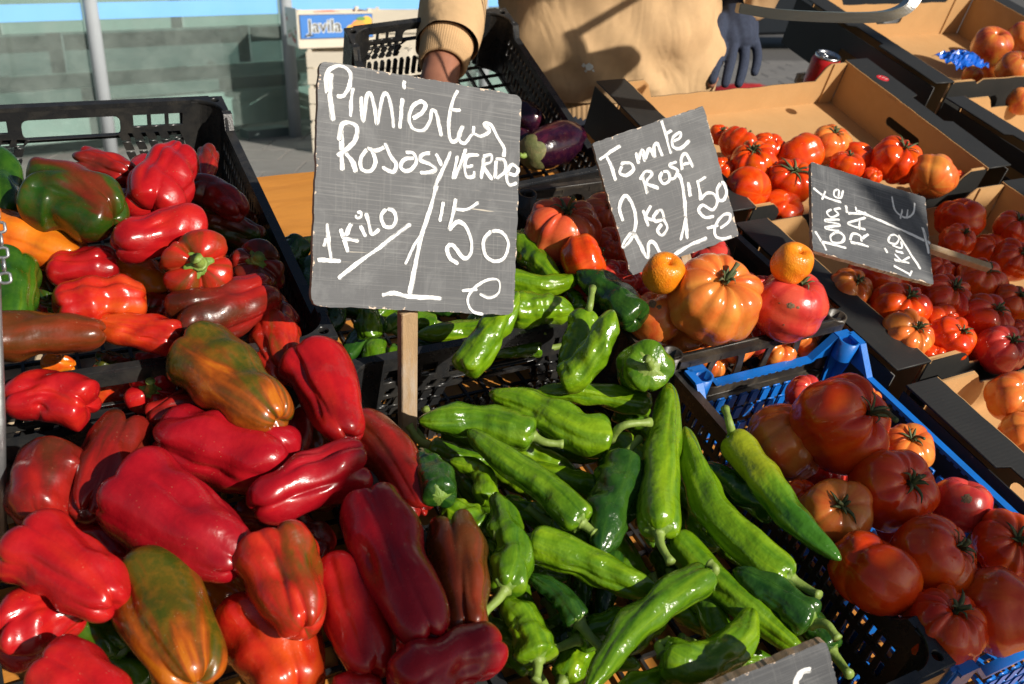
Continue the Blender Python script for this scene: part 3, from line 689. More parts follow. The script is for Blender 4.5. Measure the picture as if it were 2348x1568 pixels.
# ------------------------------------------------------------------ boards of the stall
def table(label, x0, x1, ys, z, t=0.022, legs=True):
    root = bpy.data.objects.new('stall_table', None); scene.collection.objects.link(root); root.matrix_world = MST@M3((x0+x1)/2,(ys[0]+ys[-1])/2,z)
    root['label'] = label; root['category'] = 'table'; root['group'] = 'boarded stall tables'
    cx, cy = (x0+x1)/2, (ys[0]+ys[-1])/2
    for a, b in zip(ys[:-1], ys[1:]):
        n = 24; rg = random.Random(int(b*100)); m = MB()
        ya = a+0.002; V = []
        for k in range(n+1):
            x = x0+(x1-x0)*k/n; yb = b-0.002+rg.uniform(-0.0012, 0.0012)
            V += [(x-cx,ya-cy,-t),(x-cx,yb-cy,-t),(x-cx,yb-cy,0),(x-cx,ya-cy,0)]
        Fc = []
        for k in range(n):
            for j in range(4): Fc.append((k*4+j, k*4+(j+1)%4, (k+1)*4+(j+1)%4, (k+1)*4+j))
        Fc += [(0,3,2,1), (n*4,n*4+1,n*4+2,n*4+3)]
        m.add(V, Fc); link('board', m.build('board'), MATS['table_wood'], root)
    for fx in (0.12, 0.88):
        for fy in (0.1, 0.9):
            p = s2w((x0+(x1-x0)*fx, ys[0]+(ys[-1]-ys[0])*fy, z-t)); inv = root.matrix_world.inverted()
            m = MB(); a = inv@Vector((p[0],p[1],p[2]-0.001)); b = inv@Vector((p[0],p[1],0.0)); m.bar(a, b, 0.045, 0.045, up=(0.9,0.1,0.0)); link('leg', m.build('leg'), MATS['table_wood'], root)
    return root
ZT = -0.172
table('orange-brown boarded table under the pepper and blue crates', -0.75, 0.655, [-0.70,-0.48,-0.24,0.0,0.24,0.47,0.703], ZT)
table('boarded table under the cardboard trays on the right', 0.665, 2.10, [-0.70,-0.44,-0.18,0.08,0.34,0.60,0.80], ZT)
# supports that lift the raised crates off the boards
def block(label, x0, x1, y0, y1, z0, z1, name='wooden_box'):
    """Slatted box turned upside down as a riser."""
    root = bpy.data.objects.new(name, None); scene.collection.objects.link(root); c = ((x0+x1)/2,(y0+y1)/2,z0); root.matrix_world = MST@M3(*c)
    root['label'] = label; root['category'] = 'box'; h = z1-z0; a, b = (x1-x0)/2, (y1-y0)/2
    for sg in (-1, 1):
        n = max(1, int(h/0.03))
        for k in range(n):
            zz = h*k/n; m = MB(); m.box((-a,sg*b-0.004,zz+0.001),(a,sg*b+0.004,zz+h/n-0.002)); link('slat', m.build('slat'), MATS['crate_wood'], root)
    for k in range(4):
        y = -b+0.01+(2*b-0.02)*k/4; m = MB(); m.box((-a+0.001,y+0.002,h-0.007),(a-0.001,y+(2*b-0.02)/4-0.002,h-0.0005)); link('slat', m.build('slat'), MATS['crate_wood'], root)
    return root
block('slatted wooden box raising the crate of mixed bell peppers', -0.39, -0.05, 0.06, 0.54, ZT+0.001, -0.1165)
block('slatted wooden pallet under the tomato trays', 0.74, 1.28, -0.55, 0.62, ZT+0.001, -0.145, 'wooden_pallet')
block('slatted wooden box under the apple trays', 1.46, 1.98, 0.05, 0.88, ZT+0.001, -0.145)
place_parts('plastic_crate', [(n, m) for n, m in ROSA], 'brown_plastic', stRot((0.512,0.118,-0.0868), rz=0.3), 'low brown-black crate stacked beneath the pink tomato crate', 'crate', GC)

# ------------------------------------------------------------------ produce
ZC = {'1':(0,286.5,.3655),'2':(0,802.2,.4881),'3':(573,687.6,.3288),'4':(744.9,1031.4,.3421),'5':(1317.9,687.6,.3654),'6':(1604.4,744.9,.5248),
      'D':(0,0,1.0),'A1':(0,0,.3417),'A2':(773.5,0,.3783),'A3':(1489.8,0,.3651),'A4':(687.6,114.6,.402),'A5':(1174.6,401.1,.3417),'A6':(1317.9,217.7,.3661),'A7':(1719,401.1,.4385)}
def cv(z, p): a, b, k = ZC[z]; return (a+p[0]*k, b+p[1]*k)
BC = [(.07,0),(.03,.18),(-.005,.42),(.0,.70),(.035,.93),(.13,1.05),(.30,1.06),(.54,1.0),(.76,.91),(.90,.78),(.975,.58),(1.0,.30),(.965,.1),(.945,0)]
BG = [(.07,0),(.075,.18),(.085,.42),(.10,.64),(.14,.82),(.23,.94),(.40,.98),(.57,.93),(.74,.80),(.86,.65),(.91,.48),(.925,.22),(.925,.07),(.925,0)]
LC = [(.045,0),(.0,.25),(-.004,.55),(.012,.84),(.05,.98),(.14,1.0),(.32,.98),(.5,.91),(.68,.79),(.84,.61),(.94,.39),(.985,.17),(1,0)]
LGv = [(.045,0),(.02,.25),(.022,.50),(.04,.73),(.085,.87),(.16,.90),(.32,.87),(.5,.79),(.68,.68),(.83,.52),(.93,.33),(.985,.14),(.995,0)]
TC = [(.20,0),(.10,.10),(.03,.24),(0,.44),(.04,.68),(.16,.88),(.34,.98),(.52,1.0),(.70,.94),(.86,.76),(.96,.50),(1.0,.24),(.995,.08),(.99,0)]
TG = [(.20,0),(.16,.10),(.12,.22),(.11,.40),(.14,.60),(.24,.78),(.38,.88),(.53,.90),(.69,.84),(.83,.67),(.925,.43),(.96,.20),(.965,.07),(.965,0)]
OCC = []          # spheres of what already lies in the pile: (x, y, z, r)
def collide(S, allow):
    if not OCC: return 0
    A = np.array(OCC); d = np.linalg.norm(A[None,:,:3]-S[:,None,:3], axis=2); pen = S[:,3][:,None]+A[None,:,3]-d
    return (pen-allow*np.minimum(S[:,3][:,None], A[None,:,3])).max()
def settle(make, z0, zmin, allow, step=0.005):
    """Lower a fruit into the pile until it no longer cuts into what lies above it."""
    z = z0; best = None
    while True:
        S = make(z); c = collide(S, allow)
        if best is None or c < best[0]-1e-4: best = (c, z)
        if c <= 0: break
        z -= step
        if z < zmin: z = best[1]; break
    S = make(z); OCC.extend([tuple(s) for s in S]); return z
def calyx_mesh(base, t, N, B, R, seed, h=0.18, lobes=6, rag=0.25):
    """Green cap: ragged star lying on the shoulder round the stem."""
    rg = np.random.RandomState(seed); n = 36; V = []; Fc = []
    rr = [0.0, 0.30, 0.62, 0.92, 1.0]; hh = [h*0.9, h*0.8, h*0.42, h*0.10, -0.04]
    ph = np.linspace(0, 2*math.pi, n, endpoint=False); star = 1+rag*np.cos(lobes*ph+rg.uniform(0,6))*0.7+rg.uniform(-0.1,0.1,n)*rag*2
    for k, (a, b) in enumerate(zip(rr, hh)):
        for j in range(n):
            s = star[j] if k >= 3 else 1+(star[j]-1)*0.4*(k/3); ro = R*a*s; jit = (rg.uniform(-1,1)*0.05*R if k in (1,2,3) else 0)
            V.append(base - t*(R*b+jit) + (N*math.cos(ph[j])+B*math.sin(ph[j]))*ro)
    K = len(rr)
    for k in range(K): 
        pass
    for i in range(K-1):
        for j in range(n): Fc.append((i*n+j, (i+1)*n+j, (i+1)*n+(j+1)%n, i*n+(j+1)%n))
    low = [len(V)+j for j in range(n)]
    for j in range(n): V.append(np.array(V[(K-1)*n+j]) + t*R*0.10)
    for j in range(n): Fc.append(((K-1)*n+j, low[j], low[(j+1)%n], (K-1)*n+(j+1)%n))
    return V, Fc
def stem_mesh(pts, r0, r1, flare=1.5, n=10):
    P = catmull(np.array(pts), 12); r = np.linspace(r0, r1, 12); r[0] *= 1.5; r[1] *= 1.15; r[-1] *= flare; r[-2] *= 1+(flare-1)*0.5
    m = MB(); m.tube(P, r, n); return m
def grooveset(n, seed):
    rg = np.random.RandomState(seed); a = np.arange(n)*2*math.pi/n; return a+rg.uniform(-0.34, 0.34, n)*2*math.pi/n+rg.uniform(0, 6.28)
NAMED = {}; USED = set()
def short(l):
    w = re.split(r",| with | in front | at the | near | beside | beneath | under | behind | against | left of | in the ", l)[0].split()
    w = w[:6]
    while w[-1] in ('and','of','a','the','lying','its','on','to','red,'): w.pop()
    return ' '.join(w)
def half_hidden(group, kind, x, y):
    for d, l in sorted(((q[0]-x)**2+(q[1]-y)**2, q[2]) for q in NAMED.get(group, [])):
        t = 'half-hidden %s low in the pile next to the %s' % (kind, short(l))
        if t not in USED: USED.add(t); return t
    return 'half-hidden %s low in the pile' % kind
SEED = [100]
def nseed(): SEED[0] += 1; return SEED[0]

def pepper(z, pts, w, mat, label, group, z0=0.03, zmin=-0.11, lobes=3, kind='bell', stem=None, dz=None, taper=0.04, dents=0, cal=None, wob=0.05, seed=None, allow=0.30, lift=0.0, stemlen=None, gd=1.0, vec=None, length=None, calmat='calyx_green', hi=False):
    _c = cv(z, pts[len(pts)//2])
    if label.startswith('shaded '): label = half_hidden(group, 'green pepper' if kind == 'long' else 'bell pepper', *_c)
    else: NAMED.setdefault(group, []).append((_c[0], _c[1], label))
    if cal is None: cal = kind == 'long' or vec is not None or stemlen is not None
    D = [cv(z, p) for p in pts]; k = ZC[z][2]; wpx = w*k*1.07; seed = seed or nseed(); rg = np.random.RandomState(seed)
    long_ = kind == 'long'
    dz = np.zeros(len(D)) if dz is None else np.array(dz, float)
    if long_ and len(D) > 2:      # a little extra twist along the fruit
        D = [D[0]]+[(x+rg.uniform(-7,7), y+rg.uniform(-7,7)) for x, y in D[1:-1]]+[D[-1]]
    def spine(zz):
        if vec is not None:
            c = at(D[0][0], D[0][1], zz); v = _n(np.array(vec, float)); Lh = length/2; return np.array([c-v*Lh, c+v*Lh])
        return np.array([at(x, y, zz+q) for (x, y), q in zip(D, dz)])
    def rad(S): return wpx*0.5*depth(S.mean(0))/FPX/(1-0.42*taper)*(0.97 if kind != 'long' else 0.90)
    def spheres(zz):
        S = spine(zz); R = rad(S); Q = catmull(S, 9 if long_ else 6); prof = LC if long_ else BC
        x = np.linspace(0, 1, len(Q)); pr = np.interp(x, [p[0] for p in prof[2:]], [p[1] for p in prof[2:]])*(1-taper*x)*R*0.80
        L = np.linalg.norm(np.diff(Q, axis=0), axis=1).sum()
        out = [(*q, max(p, 0.004)) for q, p in zip(Q, pr) ]
        if not long_: out = out[1:-1]
        return np.array(out)
    zz = settle(spheres, z0, zmin, allow); S = spine(zz); R = rad(S)
    c0 = S.mean(0)
    g = grooveset(lobes, seed)
    dn = [(rg.uniform(0.25,0.8), rg.uniform(0,6.28), rg.uniform(0.10,0.2), rg.uniform(0.08,0.22)) for _ in range(dents+(0 if long_ else 2))]
    crs = [(rg.uniform(0,6.28), rg.uniform(0.07,0.17), rg.uniform(0.06,0.15), rg.uniform(-0.1,0.45), rg.uniform(0.6,1.1), rg.uniform(-0.25,0.25)) for _ in range(4 if long_ else 5)]
    if long_:
        G2 = [(x, r+(cr-r)*(1-gd)) for (x, r), (_, cr) in zip(LGv, LC)]
        V, Fc, ax, gr, (Sp, T, N, B, ca, sa) = loft(S-c0, R, LC, G2, g, ns=60, npn=56, seed=seed, wob=wob*1.4, rip=0.09, taper=taper, dents=dn, lobeamp=0.08, gp=0.7, creases=crs, squash=rg.uniform(0.92, 1.0))
    else:
        G2 = [(x+(cx-x)*(1-gd), r+(cr-r)*(1-gd)) for (x, r), (cx, cr) in zip(BG, BC)]
        V, Fc, ax, gr, (Sp, T, N, B, ca, sa) = loft(S-c0, R, BC, G2, g, ns=52, npn=92, seed=seed, wob=wob*1.25, taper=taper, dents=dn, squash=rg.uniform(0.92, 1.0), gp=0.5, creases=crs)
    name = 'green_pepper' if long_ else 'bell_pepper'
    o = link(name, mesh(name, V, Fc, True, {'axial': ax, 'groove': gr, 'ca': ca, 'sa': sa}), MATS[mat], None, stM(c0), label, 'pepper', group)
    if cal:
        base = Sp[0]+T[0]*(R*0.10 if not long_ else R*0.10); cr = R*(0.40 if not long_ else 0.62)
        Vc, Fcc = calyx_mesh(base, T[0], N[0], B[0], cr, seed, h=0.30 if not long_ else 0.40, lobes=6 if not long_ else 7)
        link('calyx', mesh('calyx', Vc, Fcc, True), MATS[calmat], o)
        if stemlen != 0:
            if stem is not None:
                sp = [base-T[0]*cr*0.15]+[at(*cv(z, q), zz+dz[0]+lift)-c0 for q in stem]
            else:
                L = stemlen or (R*0.7 if not long_ else 0.032); bend = (N[0]*rg.uniform(-1,1)+B[0]*rg.uniform(-1,1))*L*0.45
                sp = [base-T[0]*cr*0.15, base-T[0]*L*0.55+bend*0.25, base-T[0]*L+bend]
            m = stem_mesh(sp, R*0.17 if not long_ else 0.0050, R*0.13 if not long_ else 0.0034); link('stem', m.build('stem', True), MATS['stem_green'], o)
    return o
GR = 'bell peppers in the back left crate'; GF = 'bell peppers in the front left crate'; GG = 'long green peppers in the front crate'; GB = 'long green peppers in the crate behind the price board'
def rb(*a, **k): return pepper('1', *a, GR, **{**dict(z0=0.075, zmin=-0.04), **k})
def rf(z, *a, **k): return pepper(z, *a, GF, **{**dict(z0=0.035, zmin=-0.10), **k})
def gf(z, *a, **k): return pepper(z, *a, GG, **{**dict(z0=0.012, zmin=-0.13, kind='long', lobes=3, taper=0.0, wob=0.05, gd=0.75), **k})
def gb(z, *a, **k): return pepper(z, *a, GB, **{**dict(z0=-0.01, zmin=-0.13, kind='long', lobes=3, taper=0.0, wob=0.05, gd=0.75), **k})

# --- front left crate of bell peppers, topmost first
rf('2', [(905,-10),(1100,150),(1320,345)], 345, 'pepper_mixed', 'large brown, orange and green bell pepper bridging the two pepper crates', z0=0.075, lobes=4, gd=0.5, taper=0.12)
rf('3', [(430,390),(520,560),(690,975)], 430, 'pepper_red', 'smooth glossy red bell pepper narrowing downwards, left of the sign stick', z0=0.055, gd=0.45, taper=0.32, dents=1, cal=False)
rf('2', [(590,625),(830,790),(1150,1010)], 410, 'pepper_crimson', 'biggest glossy crimson bell pepper lying across the middle of the front crate', z0=0.05, gd=0.5, taper=0.2, lobes=4, seed=905)
rf('2', [(1370,570),(1050,470),(735,400)], 385, 'pepper_crimson', 'broad crimson bell pepper with a creased lobed end, behind the biggest one', z0=0.04, gd=0.8, lobes=4, taper=0.0, seed=911)
rf('3', [(790,1130),(400,1270),(10,1450)], 395, 'pepper_crimson', 'crimson bell pepper, left end in sun and right end in shade', z0=0.05, gd=0.8, taper=0.05, seed=913)
rf('4', [(290,330),(470,800),(720,1290)], 455, 'pepper_crimson', 'large dark crimson bell pepper lying in shade beside the green peppers', z0=0.055, gd=0.55, lobes=4, taper=0.02)
rf('2', [(80,900),(300,1010),(545,1215)], 345, 'pepper_red', 'dented red bell pepper near the left rail', z0=0.05, dents=3, gd=0.7, taper=0.15)
rf('2', [(670,1010),(800,1260),(925,1590)], 405, 'pepper_mixed', 'large brown-green bell pepper with deep lobes at the bottom', z0=0.03, lobes=3, gd=1.0, taper=0.0, seed=921)
rf('2', [(1270,920),(1340,1100),(1440,1325)], 365, 'pepper_flame', 'sagging orange-red bell pepper with a sunken side and knobbed tip', z0=0.052, dents=3, gd=0.9, taper=0.32)
rf('2', [(590,345),(510,520),(395,775)], 262, 'pepper_choco', 'red bell pepper with two long lobes pointing down', z0=0.03, gd=1.25, lobes=3, taper=0.05, seed=931)
rf('2', [(285,500),(215,620),(190,805)], 330, 'pepper_choco', 'dull brick-red bell pepper against the left rail of the front crate', z0=0.025, gd=0.5, taper=0.12, dents=1)
rf('2', [(-30,1390),(180,1270),(395,1190)], 320, 'pepper_red', 'knobbly deep-lobed red bell pepper at the left edge', z0=0.055, gd=1.7, lobes=4, dents=2, wob=0.08)
rf('2', [(205,1480),(390,1580),(560,1760)], 330, 'pepper_red', 'red bell pepper cut off by the bottom left edge', z0=0.04, gd=0.7)
rf('2', [(1160,1190),(1300,1380),(1400,1640)], 420, 'pepper_scarlet', 'scarlet bell pepper at the bottom with a dry brown tip beside it', z0=0.035, gd=0.8, lobes=4)
rf('4', [(110,750),(200,1100),(330,1510)], 430, 'pepper_red', 'red bell pepper half in sun beneath the large dark one', z0=0.03, gd=0.55, taper=0.05)
rf('4', [(500,1640),(820,1440),(1180,1290)], 420, 'pepper_crimson', 'dark crimson bell pepper cut off by the bottom edge beside the divider', z0=0.045, gd=0.5, lobes=4)
rf('4', [(850,480),(900,800),(960,1250)], 370, 'pepper_brown', 'chocolate brown bell pepper with an orange side against the divider', z0=0.03, gd=1.1, lobes=3)
rf('3', [(730,860),(960,1060),(1210,1480)], 320, 'pepper_choco', 'brick-red bell pepper lying along the divider near the stick', z0=0.03, gd=0.6)
rf('2', [(430,270),(230,215),(15,240)], 235, 'pepper_red', 'shiny red bell pepper resting over the rail at the far left', z0=0.045, gd=0.9, dents=1, taper=0.05)
rf('2', [(965,265),(840,290),(690,330)], 190, 'pepper_choco', 'small knobbed dark red bell pepper behind the broad crimson one', z0=0.03, gd=1.7, lobes=4)
rf('2', [(720,195)], 215, 'pepper_red', 'red bell pepper showing its green stalk end behind the rail', z0=0.0, vec=(0.15,0.55,-0.6), length=0.075, gd=1.2, lobes=5, zmin=-0.05)
rf('2', [(640,215),(530,205),(420,215)], 145, 'pepper_scarlet', 'small red bell pepper peeping over the middle of the rail', z0=0.0, gd=0.8)
rf('2', [(960,150),(900,150),(830,160)], 120, 'pepper_choco', 'dark red bell pepper in the shade under the mixed brown one', z0=-0.01)
rf('2', [(395,1240),(480,1310),(575,1420)], 210, 'pepper_green', 'bright green bell pepper glimpsed between the lower left red ones', z0=0.005)
rf('2', [(410,1390),(540,1450),(690,1620)], 260, 'pepper_green', 'darker green bell pepper at the bottom left', z0=0.0)
rf('2', [(980,1080),(1070,1180),(1160,1300)], 220, 'pepper_orange', 'orange bell pepper glimpsed under the brown-green one', z0=-0.01)
rf('2', [(400,820),(500,880),(620,980)], 190, 'pepper_red', 'red bell pepper glimpsed under the biggest crimson one', z0=-0.01)
rf('3', [(350,800),(330,980),(290,1200)], 190, 'pepper_red', 'narrow red bell pepper upright between larger ones', z0=-0.005)
rf('3', [(480,880),(450,980),(420,1100)], 200, 'pepper_brown', 'dark brown bell pepper in the gap beside the smooth red one', z0=-0.03)
rf('4', [(60,1620),(200,1580),(380,1600)], 190, 'pepper_red', 'red bell pepper just showing at the bottom edge', z0=0.02)
for k, (x, y, w) in enumerate([(700,1250,150),(720,1120,150),(120,1150,150),(620,1180,150),(330,1240,150),(880,1480,150)]):
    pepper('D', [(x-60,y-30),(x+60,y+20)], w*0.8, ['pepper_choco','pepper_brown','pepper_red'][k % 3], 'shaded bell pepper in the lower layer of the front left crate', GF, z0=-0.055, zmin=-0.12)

# --- back left crate
OCC.clear()
OCC += [(*at(543,862,0.06), 0.045), (*at(480,800,0.07), 0.03)]
rb([(160,440),(430,470),(745,600)], 430, 'pepper_turning', 'large dark brown and green lobed bell pepper on top of the back crate', z0=0.115, gd=1.35, lobes=3, taper=0.0, seed=941, cal=False)
rb([(950,565),(1010,380),(1140,170)], 345, 'pepper_red', 'tall red bell pepper standing at the back of the back crate', z0=0.10, gd=0.6, lobes=4, taper=0.05, dz=(0,0.01,0.02))
rb([(1290,640),(1010,680),(715,760)], 315, 'pepper_red', 'red bell pepper with its pale stalk end to the right', z0=0.11, gd=0.75, taper=0.05, stemlen=0, calmat='stem_green')
rb([(1225,905)], 395, 'pepper_flame', 'red-green bell pepper facing forward with its green stalk', z0=0.09, vec=(0.05,0.66,-0.62), length=0.085, gd=1.5, lobes=4, stemlen=0.012, allow=0.3)
rb([(1060,1250),(1400,1170),(1720,1040)], 340, 'pepper_choco', 'long red bell pepper with knobbed lobes by the right rail of the back crate', z0=0.085, gd=1.3, lobes=4, taper=-0.05, seed=951)
rb([(345,1160),(600,1110),(920,1090)], 320, 'pepper_scarlet', 'orange-red bell pepper widening to the right, in the middle of the back crate', z0=0.085, gd=0.5, taper=-0.25)
rb([(-110,1350),(280,1310),(665,1310)], 290, 'pepper_brown', 'long chocolate brown bell pepper against the front rail', z0=0.085, gd=0.7, taper=0.1)
rb([(1130,1340),(870,1290),(605,1250)], 215, 'pepper_scarlet', 'tapered bright red bell pepper behind the front rail', z0=0.075, gd=0.8, taper=0.0)
rb([(740,890),(520,910),(290,910)], 285, 'pepper_red', 'bright red bell pepper with a long fold, left of the middle', z0=0.07, gd=1.5, lobes=3)
rb([(-190,690),(150,740),(520,830)], 350, 'pepper_orange', 'large orange bell pepper at the left edge of the back crate', z0=0.08, gd=0.8, taper=0.2)
rb([(480,230),(640,270),(835,330)], 235, 'pepper_choco', 'brown-red bell pepper with knobbed end at the back rail', z0=0.09, gd=1.5, lobes=4, taper=-0.1)
rb([(1700,1190),(1740,1350),(1790,1590)], 300, 'pepper_flame', 'red and brown bell pepper upright beside the front right corner', z0=0.07, gd=1.4, lobes=4, taper=-0.1, cal=False)
rb([(60,860),(70,1050),(80,1280)], 300, 'pepper_green', 'dark green bell pepper at the left edge behind the chain', z0=0.10, gd=0.8, taper=0.1)
rb([(-20,210),(0,380),(10,570)], 240, 'pepper_green', 'mid-green bell pepper at the left edge by the back wall', z0=0.09, gd=0.7)
rb([(1300,160),(1290,250),(1270,350)], 130, 'pepper_choco', 'small dark red bell pepper in the back right corner', z0=0.07)
rb([(150,870),(240,960),(330,1110)], 190, 'pepper_turning', 'green-brown bell pepper beside the dark green one', z0=0.06)
rb([(740,860),(880,930),(1060,1060)], 250, 'pepper_orange', 'orange bell pepper behind the stalk-end pepper', z0=0.05)
rb([(1590,960)], 330, 'pepper_choco', 'dark red bell pepper facing up with a green stalk near the right rail', z0=0.055, vec=(0.0,0.3,-0.8), length=0.075, gd=1.4, lobes=4, stemlen=0.01)
rb([(1180,430),(1350,440),(1520,560)], 230, 'pepper_choco', 'dark red bell pepper shaded by the right rail', z0=0.065, gd=0.9)
rb([(1260,600),(1450,650),(1640,720)], 230, 'pepper_turning', 'nearly black bell pepper shaded by the right rail', z0=0.05, gd=1.2, lobes=4)
rb([(960,230),(880,400),(800,600)], 210, 'pepper_red', 'dark red bell pepper wedged between the brown and tall red ones', z0=0.04)
rb([(880,1130),(990,1130),(1110,1140)], 170, 'pepper_flame', 'small red-brown bell pepper behind the tapered red one', z0=0.04)
rb([(60,460),(130,500),(180,640)], 190, 'pepper_choco', 'brown-red lobe of a bell pepper under the large dark green one', z0=0.06)
rb([(260,640),(340,700),(470,790)], 200, 'pepper_orange', 'yellow-orange bell pepper under the large dark green one', z0=0.03)
rb([(1680,1110),(1770,1180),(1850,1250)], 150, 'pepper_choco', 'dark red bell pepper low in the front right corner', z0=0.03)
rb([(290,1120),(370,1110),(440,1090)], 130, 'pepper_green', 'light green bell pepper under the orange-red one', z0=0.02)
rb([(600,1490),(720,1510),(860,1530)], 170, 'pepper_turning', 'yellow-green bell pepper seen through the front hand slot', z0=0.0, zmin=-0.03)
rb([(260,1500),(360,1500),(470,1510)], 130, 'pepper_orange', 'orange bell pepper seen through the front lattice', z0=0.0, zmin=-0.03)
rb([(850,1500),(960,1490),(1100,1480)], 130, 'pepper_red', 'red bell pepper seen low through the front wall', z0=0.0, zmin=-0.03)
for k, (x, y) in enumerate([(140,480),(330,520),(250,640),(460,600),(560,640),(420,690),(150,700),(575,560),(600,690),(530,500),(640,740)]):
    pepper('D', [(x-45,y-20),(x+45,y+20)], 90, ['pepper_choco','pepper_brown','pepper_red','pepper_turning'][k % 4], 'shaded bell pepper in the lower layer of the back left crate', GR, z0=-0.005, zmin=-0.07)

# --- front crate of long green peppers, topmost first
OCC.clear()
gf('D', [(1625,1322),(1555,1360),(1445,1450),(1345,1585)], 96, 'chilli_mid', 'long shiny green pepper running to the bottom edge, its hooked stalk up right', z0=0.03, stem=[(1640,1305),(1625,1290)], lift=0.012, seed=1001, gd=0.9)
gf('D', [(1680,1002),(1745,1090),(1820,1180),(1928,1285)], 92, 'chilli_yellow', 'yellow-green pepper lying over the rim of the blue crate', z0=0.028, stem=[(1672,970),(1662,936)], lift=0.02, seed=1003)
gf('D', [(1510,1222),(1516,1130),(1525,1000),(1535,880)], 104, 'chilli_bright', 'long pepper pointing straight up with its stalk downwards', z0=0.03, stem=[(1515,1250),(1538,1290)], gd=1.0, taper=-0.12)
gf('D', [(1215,1238),(1320,1275),(1430,1325),(1520,1368)], 98, 'chilli_bright', 'glossy bumpy pepper in the middle with a long pale stalk to the left', z0=0.025, stem=[(1180,1226),(1130,1226)], lift=0.01, taper=-0.1)
gf('D', [(1432,1062),(1420,1120),(1395,1190),(1375,1270)], 132, 'chilli_dark', 'bulbous dark pepper mirroring the sky, stalk pointing up', z0=0.02, stem=[(1440,1035),(1466,1006)], lift=0.01, seed=1009)
gf('D', [(1335,1200),(1250,1120),(1160,1055),(1072,985)], 92, 'chilli_mid', 'long straight pepper running from upper left to the centre', z0=0.025, stem=[(1350,1212),(1362,1222)], gd=1.1, taper=-0.1)
gf('D', [(1812,1325),(1730,1275),(1640,1165),(1590,1070),(1570,978)], 100, 'chilli_bright', 'long curved pepper with pale highlights beside the right rim', z0=0.02, taper=-0.15, seed=1013)
gf('D', [(1782,1170),(1705,1120),(1612,1062)], 84, 'chilli_dark', 'darker pepper resting on the right rim with a cut stalk end', z0=0.03, stemlen=0.004, calmat='stem_green', taper=-0.05)
gf('D', [(1398,1005),(1330,985),(1230,935),(1120,900)], 108, 'chilli_bright', 'light green pepper with a long curled stalk near the back wall', z0=0.022, stem=[(1430,975),(1492,968)], lift=0.025, seed=1017)
gf('D', [(1222,1000),(1110,960),(958,965)], 98, 'chilli_mid', 'fat mid-green pepper beside the sign stick', z0=0.025, stem=[(1250,1014),(1290,1018)], taper=-0.1, gd=0.5)
gf('D', [(1462,842)], 118, 'chilli_mid', 'pepper lying end on, cut stalk end facing forward', z0=0.028, vec=(0.30,0.62,-0.60), length=0.105, stemlen=0.022, calmat='stem_green')
gf('D', [(1285,872),(1325,860),(1372,790),(1406,710)], 92, 'chilli_bright', 'upright bright pepper pointing at the sky over the back wall', z0=0.03, dz=(-0.01,0,0.03,0.06), cal=False, taper=-0.1)
gf('D', [(1345,722),(1325,780),(1290,850)], 84, 'chilli_bright', 'light pepper with a straight upright stalk behind the upright one', z0=0.03, dz=(0.03,0.015,0), stem=[(1352,700),(1358,660)], lift=0.02)
gf('D', [(1492,930),(1350,908),(1228,897)], 66, 'chilli_bright', 'slim light pepper lying across under the end-on one', z0=0.0, cal=False)
gf('D', [(1156,1352),(1165,1280),(1150,1200),(1135,1130)], 96, 'chilli_mid', 'pepper with a ragged calyx pointing down at the red pepper divider', z0=0.02, stem=[(1140,1375),(1105,1408)], taper=-0.1, wob=0.08)
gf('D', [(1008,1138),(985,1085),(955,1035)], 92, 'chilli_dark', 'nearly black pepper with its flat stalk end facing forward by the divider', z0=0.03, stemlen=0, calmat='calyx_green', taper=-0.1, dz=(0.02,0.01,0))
gf('D', [(1232,1515),(1205,1440),(1150,1370)], 102, 'chilli_bright', 'pale crumpled pepper at the bottom with a dark curled stalk', z0=0.02, stem=[(1232,1535),(1228,1562)], wob=0.09, taper=-0.1)
gf('D', [(1328,1428),(1275,1370),(1210,1318)], 68, 'chilli_dark', 'dark folded pepper under the bumpy one', z0=0.005, gd=1.2)
gf('D', [(1545,1235),(1640,1330),(1740,1420),(1850,1505)], 92, 'chilli_bright', 'long light pepper under the curved one, running to the small sign', z0=0.0, taper=-0.05)
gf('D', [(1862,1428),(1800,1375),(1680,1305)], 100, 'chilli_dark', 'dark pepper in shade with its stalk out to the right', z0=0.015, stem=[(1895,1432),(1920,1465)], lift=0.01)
gf('D', [(1520,1500),(1600,1525),(1690,1470),(1725,1395)], 108, 'chilli_bright', 'wavy light green pepper above the small wooden sign', z0=0.015, taper=-0.1, stem=[(1510,1480),(1535,1470)])
gf('D', [(1115,1150),(1100,1080),(1030,1055)], 62, 'chilli_bright', 'small curved pepper beside the nearly black one', z0=0.0, cal=False)
gf('D', [(1108,1215),(1060,1185),(1010,1150)], 92, 'chilli_bright', 'short light pepper with a broken calyx beside the divider', z0=0.005, stemlen=0.008)
gf('D', [(1400,1130),(1310,1100),(1215,1062)], 66, 'chilli_bright', 'light pepper glimpsed behind the long straight one', z0=-0.02)
gf('D', [(1275,1205),(1220,1180),(1155,1140)], 62, 'chilli_mid', 'mid-green pepper glimpsed below the long straight one', z0=-0.02)
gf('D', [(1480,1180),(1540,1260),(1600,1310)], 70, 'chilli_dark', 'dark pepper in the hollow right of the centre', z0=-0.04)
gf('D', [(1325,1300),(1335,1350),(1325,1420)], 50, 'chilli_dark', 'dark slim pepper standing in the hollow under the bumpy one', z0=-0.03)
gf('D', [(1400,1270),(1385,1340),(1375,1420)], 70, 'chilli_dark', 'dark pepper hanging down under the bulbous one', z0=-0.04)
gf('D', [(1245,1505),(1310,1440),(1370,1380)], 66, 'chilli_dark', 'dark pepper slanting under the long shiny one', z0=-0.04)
gf('D', [(1430,1600),(1500,1560),(1570,1540)], 84, 'chilli_bright', 'yellowish pepper at the bottom edge', z0=-0.01)
